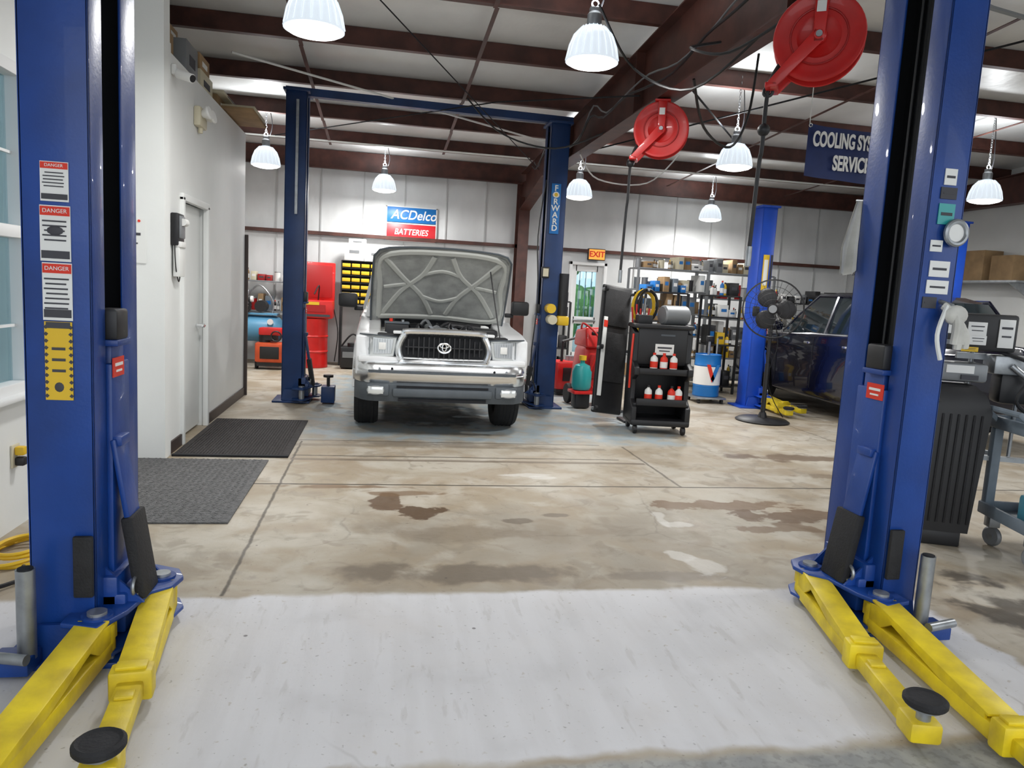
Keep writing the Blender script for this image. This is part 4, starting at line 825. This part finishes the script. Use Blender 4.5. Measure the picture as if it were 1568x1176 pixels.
# ------------------------------------------------------------------ right foreground equipment
b=MB()
b.loft([[(-.15,-.17,.1),(.15,-.17,.1),(.17,.15,.1),(-.17,.15,.1)],[(-.19,-.2,.9),(.19,-.2,.9),(.2,.18,.9),(-.2,.18,.9)],[(-.16,-.17,1.0),(.16,-.17,1.0),(.17,.15,1.0),(-.17,.15,1.0)],[(-.10,-.12,1.06),(.10,-.12,1.06),(.10,.1,1.06),(-.10,.1,1.06)]],BLK)
for i in range(-3,4): b.box((i*.045,-.185-.0,.52),(.014,.02,.72),RUB,r=(.037,0,0),b=.004)
b.lathe([(0,-.02),(.07,-.02),(.075,0),(.07,.02),(0,.02)],RUB,(-.17,.12,.075),20,(0,rad(90),0)); b.lathe([(0,-.02),(.07,-.02),(.075,0),(.07,.02),(0,.02)],RUB,(.17,.12,.075),20,(0,rad(90),0)); b.box((0,-.1,.05),(.24,.1,.1),BLK,b=.01)
b.cyl((-.12,.12,.95),(-.12,.12,1.5),.015,STEEL); b.cyl((.14,.12,.95),(.14,.12,1.5),.015,STEEL)
b.box((.02,0,1.14),(.30,.22,.12),TARP,b=.02); b.box((.0,-.12,1.16),(.16,.01,.05),WHT); b.box((.06,-.12,1.11),(.1,.01,.03),INK)
b.box((.06,.02,1.40),(.52,.2,.24),BLK,b=.02)
for x,z,w,h,m in ((-.13,1.44,.12,.11,WHT),(.08,1.42,.11,.09,WHT),(.09,1.35,.10,.06,WHT),(.25,1.40,.09,.18,WHT),(-.10,1.33,.12,.03,TARP),(.05,1.29,.1,.03,YELP)):
    b.box((x,-.085,z),(w,.008,h),m,b=.002); b.box((x,-.09,z+h*.2),(w*.7,.004,h*.08),INK); b.box((x,-.09,z-h*.1),(w*.6,.004,h*.06),INK)
b.box((.36,.02,1.2),(.30,.2,.12),STEEL,b=.01); b.cyl((.3,-.1,1.2),(.42,-.14,1.1),.02,STEEL); b.tube([(.25,-.05,1.28),(.4,-.16,1.2),(.32,-.18,.98),(.5,-.12,.9),(.55,0,1.1)],.012,BLK,6,sm=6); b.tube([(-.1,-.1,1.3),(-.2,-.18,1.1),(-.12,-.2,.95)],.01,BLK,6,sm=6); b.box((.36,.02,1.05),(.2,.18,.2),BLK,b=.03); b.cyl((.4,.02,.97),(.4,.02,.6),.012,STEEL); b.box((.35,.02,.58),(.3,.05,.03),STEEL); b.box((.22,.1,1.24),(.36,.03,.04),STEEL)
b.box((.2,.1,.6),(.35,.03,.03),STEEL)
b.done('fluid_exchange_machine',(3.70,4.26,0),rad(-22))
def utility():
    b=MB(); w,d=.95,.55
    for z in (.22,.80):
        b.box((0,0,z),(w,d,.03),GREYC,b=.01)
        for s in (-1,1): b.box((0,s*d/2,z+.03),(w,.03,.08),GREYC,b=.01); b.box((s*w/2,0,z+.03),(.03,d,.08),GREYC,b=.01)
    for sx in (-1,1):
        for sy in (-1,1):
            b.box((sx*(w/2-.03),sy*(d/2-.03),.5),(.06,.06,.58),GREYC,b=.012); b.box((sx*(w/2-.06),sy*(d/2-.06),.17),(.07,.07,.08),STEEL,b=.005)
            b.lathe([(0,-.018),(.055,-.018),(.066,-.006),(.066,.006),(.055,.018),(0,.018)],TARP,(sx*(w/2-.07),sy*(d/2-.06),.066),22,(0,rad(90),.4)); b.lathe([(0,-.022),(.022,-.022),(.022,.022),(0,.022)],STEEL,(sx*(w/2-.07),sy*(d/2-.06),.066),12,(0,rad(90),.4))
    b.tube([(-w/2,-.2,.84),(-w/2-.10,-.2,.93),(-w/2-.10,.2,.93),(-w/2,.2,.84)],.018,GREYC,8)
    bottle(b,-.36,-.15,.82,.24,.05,PAPER,SIGNB,SIGNB); bottle(b,-.24,-.08,.82,.22,.05,mat('aqua_bottle',(.25,.55,.75),.3),WHT,WHT); bottle(b,-.10,-.1,.82,.27,.045,PAPER,SIGNB,TEAL); b.box((.3,.05,.9),(.2,.25,.16),PAPER,b=.01)
    b.box((-.30,-.10,.32),(.22,.2,.2),mat('aqua_jug',(.10,.38,.5),.3),b=.03); b.box((-.30,-.205,.33),(.14,.006,.1),WHT); bottle(b,-.08,-.1,.24,.26,.06,TEAL,WHT,WHT); b.box((.28,0,.32),(.25,.3,.18),BLK,b=.02); b.box((-.05,.15,.30),(.2,.12,.16),REDL,b=.01)
    b.done('utility_cart',(4.36,3.80,0),rad(-14))
utility()
def rag(name,x,y,z,w,h,seed,rz=0):
    random.seed(seed); b=MB(); g=[]
    for j in range(12):
        t=j/11; row=[]
        for i in range(13):
            u=i/12-.5; ww=w*(.35+.65*min(1,t*1.6)); row.append((u*ww,.025*math.sin(i*1.5+seed)*(.3+t)+.02,-h*t-.03*abs(math.sin(i*.9+seed))*t))
        g.append(row)
    b.loft(g,CLOTH,ring=False); g2=[[(p[0],p[1]+.012,p[2]) for p in r] for r in g]; b.loft(g2,CLOTH,ring=False); b.cyl((0,.05,.0),(0,-.02,.01),.008,STEEL); b.done(name,(x,y,z),rz)
rag('hanging_rag',2.36,3.48,2.04,.20,.34,3,rad(180))
b=MB(); random.seed(8)
for i in range(4): b.tube([(0,0,0),(.03+.015*i,-.05,-.05-.02*i),(.04+.018*i,-.04,-.16-.03*random.random())],.018,CLOTH,8,sm=4)
b.sph((.04,-.03,-.04),(.055,.035,.045),CLOTH,12); b.cyl((0,.04,.02),(.02,-.03,.0),.01,STEEL); b.tube([(0,-.02,0),(-.04,-.03,-.13),(-.01,-.03,-.24)],.010,PAPER,6,sm=5)
b.done('hanging_work_gloves',(2.46,2.935,1.54))
b=MB(); b.box((0,0,2.08-.0),(.5,2.2,.03),STEEL)
for y in (-.9,.9): b.prism([(.25,2.07),(-.22,2.07),(.25,1.8)],'y',y-.015,y+.015,STEEL)
for y,h,m in ((-.7,.4,CARD),(-.1,.5,CARD),(.5,.3,BEIGE),(.85,.45,CARD)): b.box((.0,y,2.095+h/2),(.36,.45,h),m,b=.006)
b.done('wall_shelf_with_boxes',(9.93,11.2,0))
shelf('stocked_steel_shelving',9.7,8.6,.8,.5,[.12,.6,1.1,1.6],P2,BLK,41)
b=MB(); b.tube([(5.0,6.6,ceilz(6.6)-.19),(4.96,6.62,2.9),(5.02,6.6,2.2),(4.98,6.6,1.9)],.01,PAPER,6,sm=5); b.cyl((4.98,6.6,1.9),(4.98,6.6,1.7),.02,BLK); b.done('drop_cord')
# ------------------------------------------------------------------ world, camera
w=D.worlds.new('w'); sc.world=w; w.use_nodes=True; bg=w.node_tree.nodes['Background']; bg.inputs[0].default_value=(.91,.955,1,1); bg.inputs[1].default_value=2.2
cam=D.cameras.new('cam'); co=D.objects.new('camera',cam); C.collection.objects.link(co); sc.camera=co
cam.sensor_fit='HORIZONTAL'; cam.sensor_width=36; cam.lens=36*1132/1568; cam.clip_start=.05; cam.clip_end=300
yaw=rad(10.2); pit=rad(7.2); rho=.056
fw=Vector((math.sin(yaw)*math.cos(pit),math.cos(yaw)*math.cos(pit),-math.sin(pit))); R0=Vector((math.cos(yaw),-math.sin(yaw),0)); U0=R0.cross(fw)
Rr=R0*math.cos(rho)+U0*math.sin(rho); Uu=U0*math.cos(rho)-R0*math.sin(rho)
M=Matrix((( Rr.x,Uu.x,-fw.x,0),(Rr.y,Uu.y,-fw.y,0),(Rr.z,Uu.z,-fw.z,1.5),(0,0,0,1))); co.matrix_world=M
sc.view_settings.view_transform='Standard'; sc.view_settings.look='None'; sc.view_settings.exposure=0.08
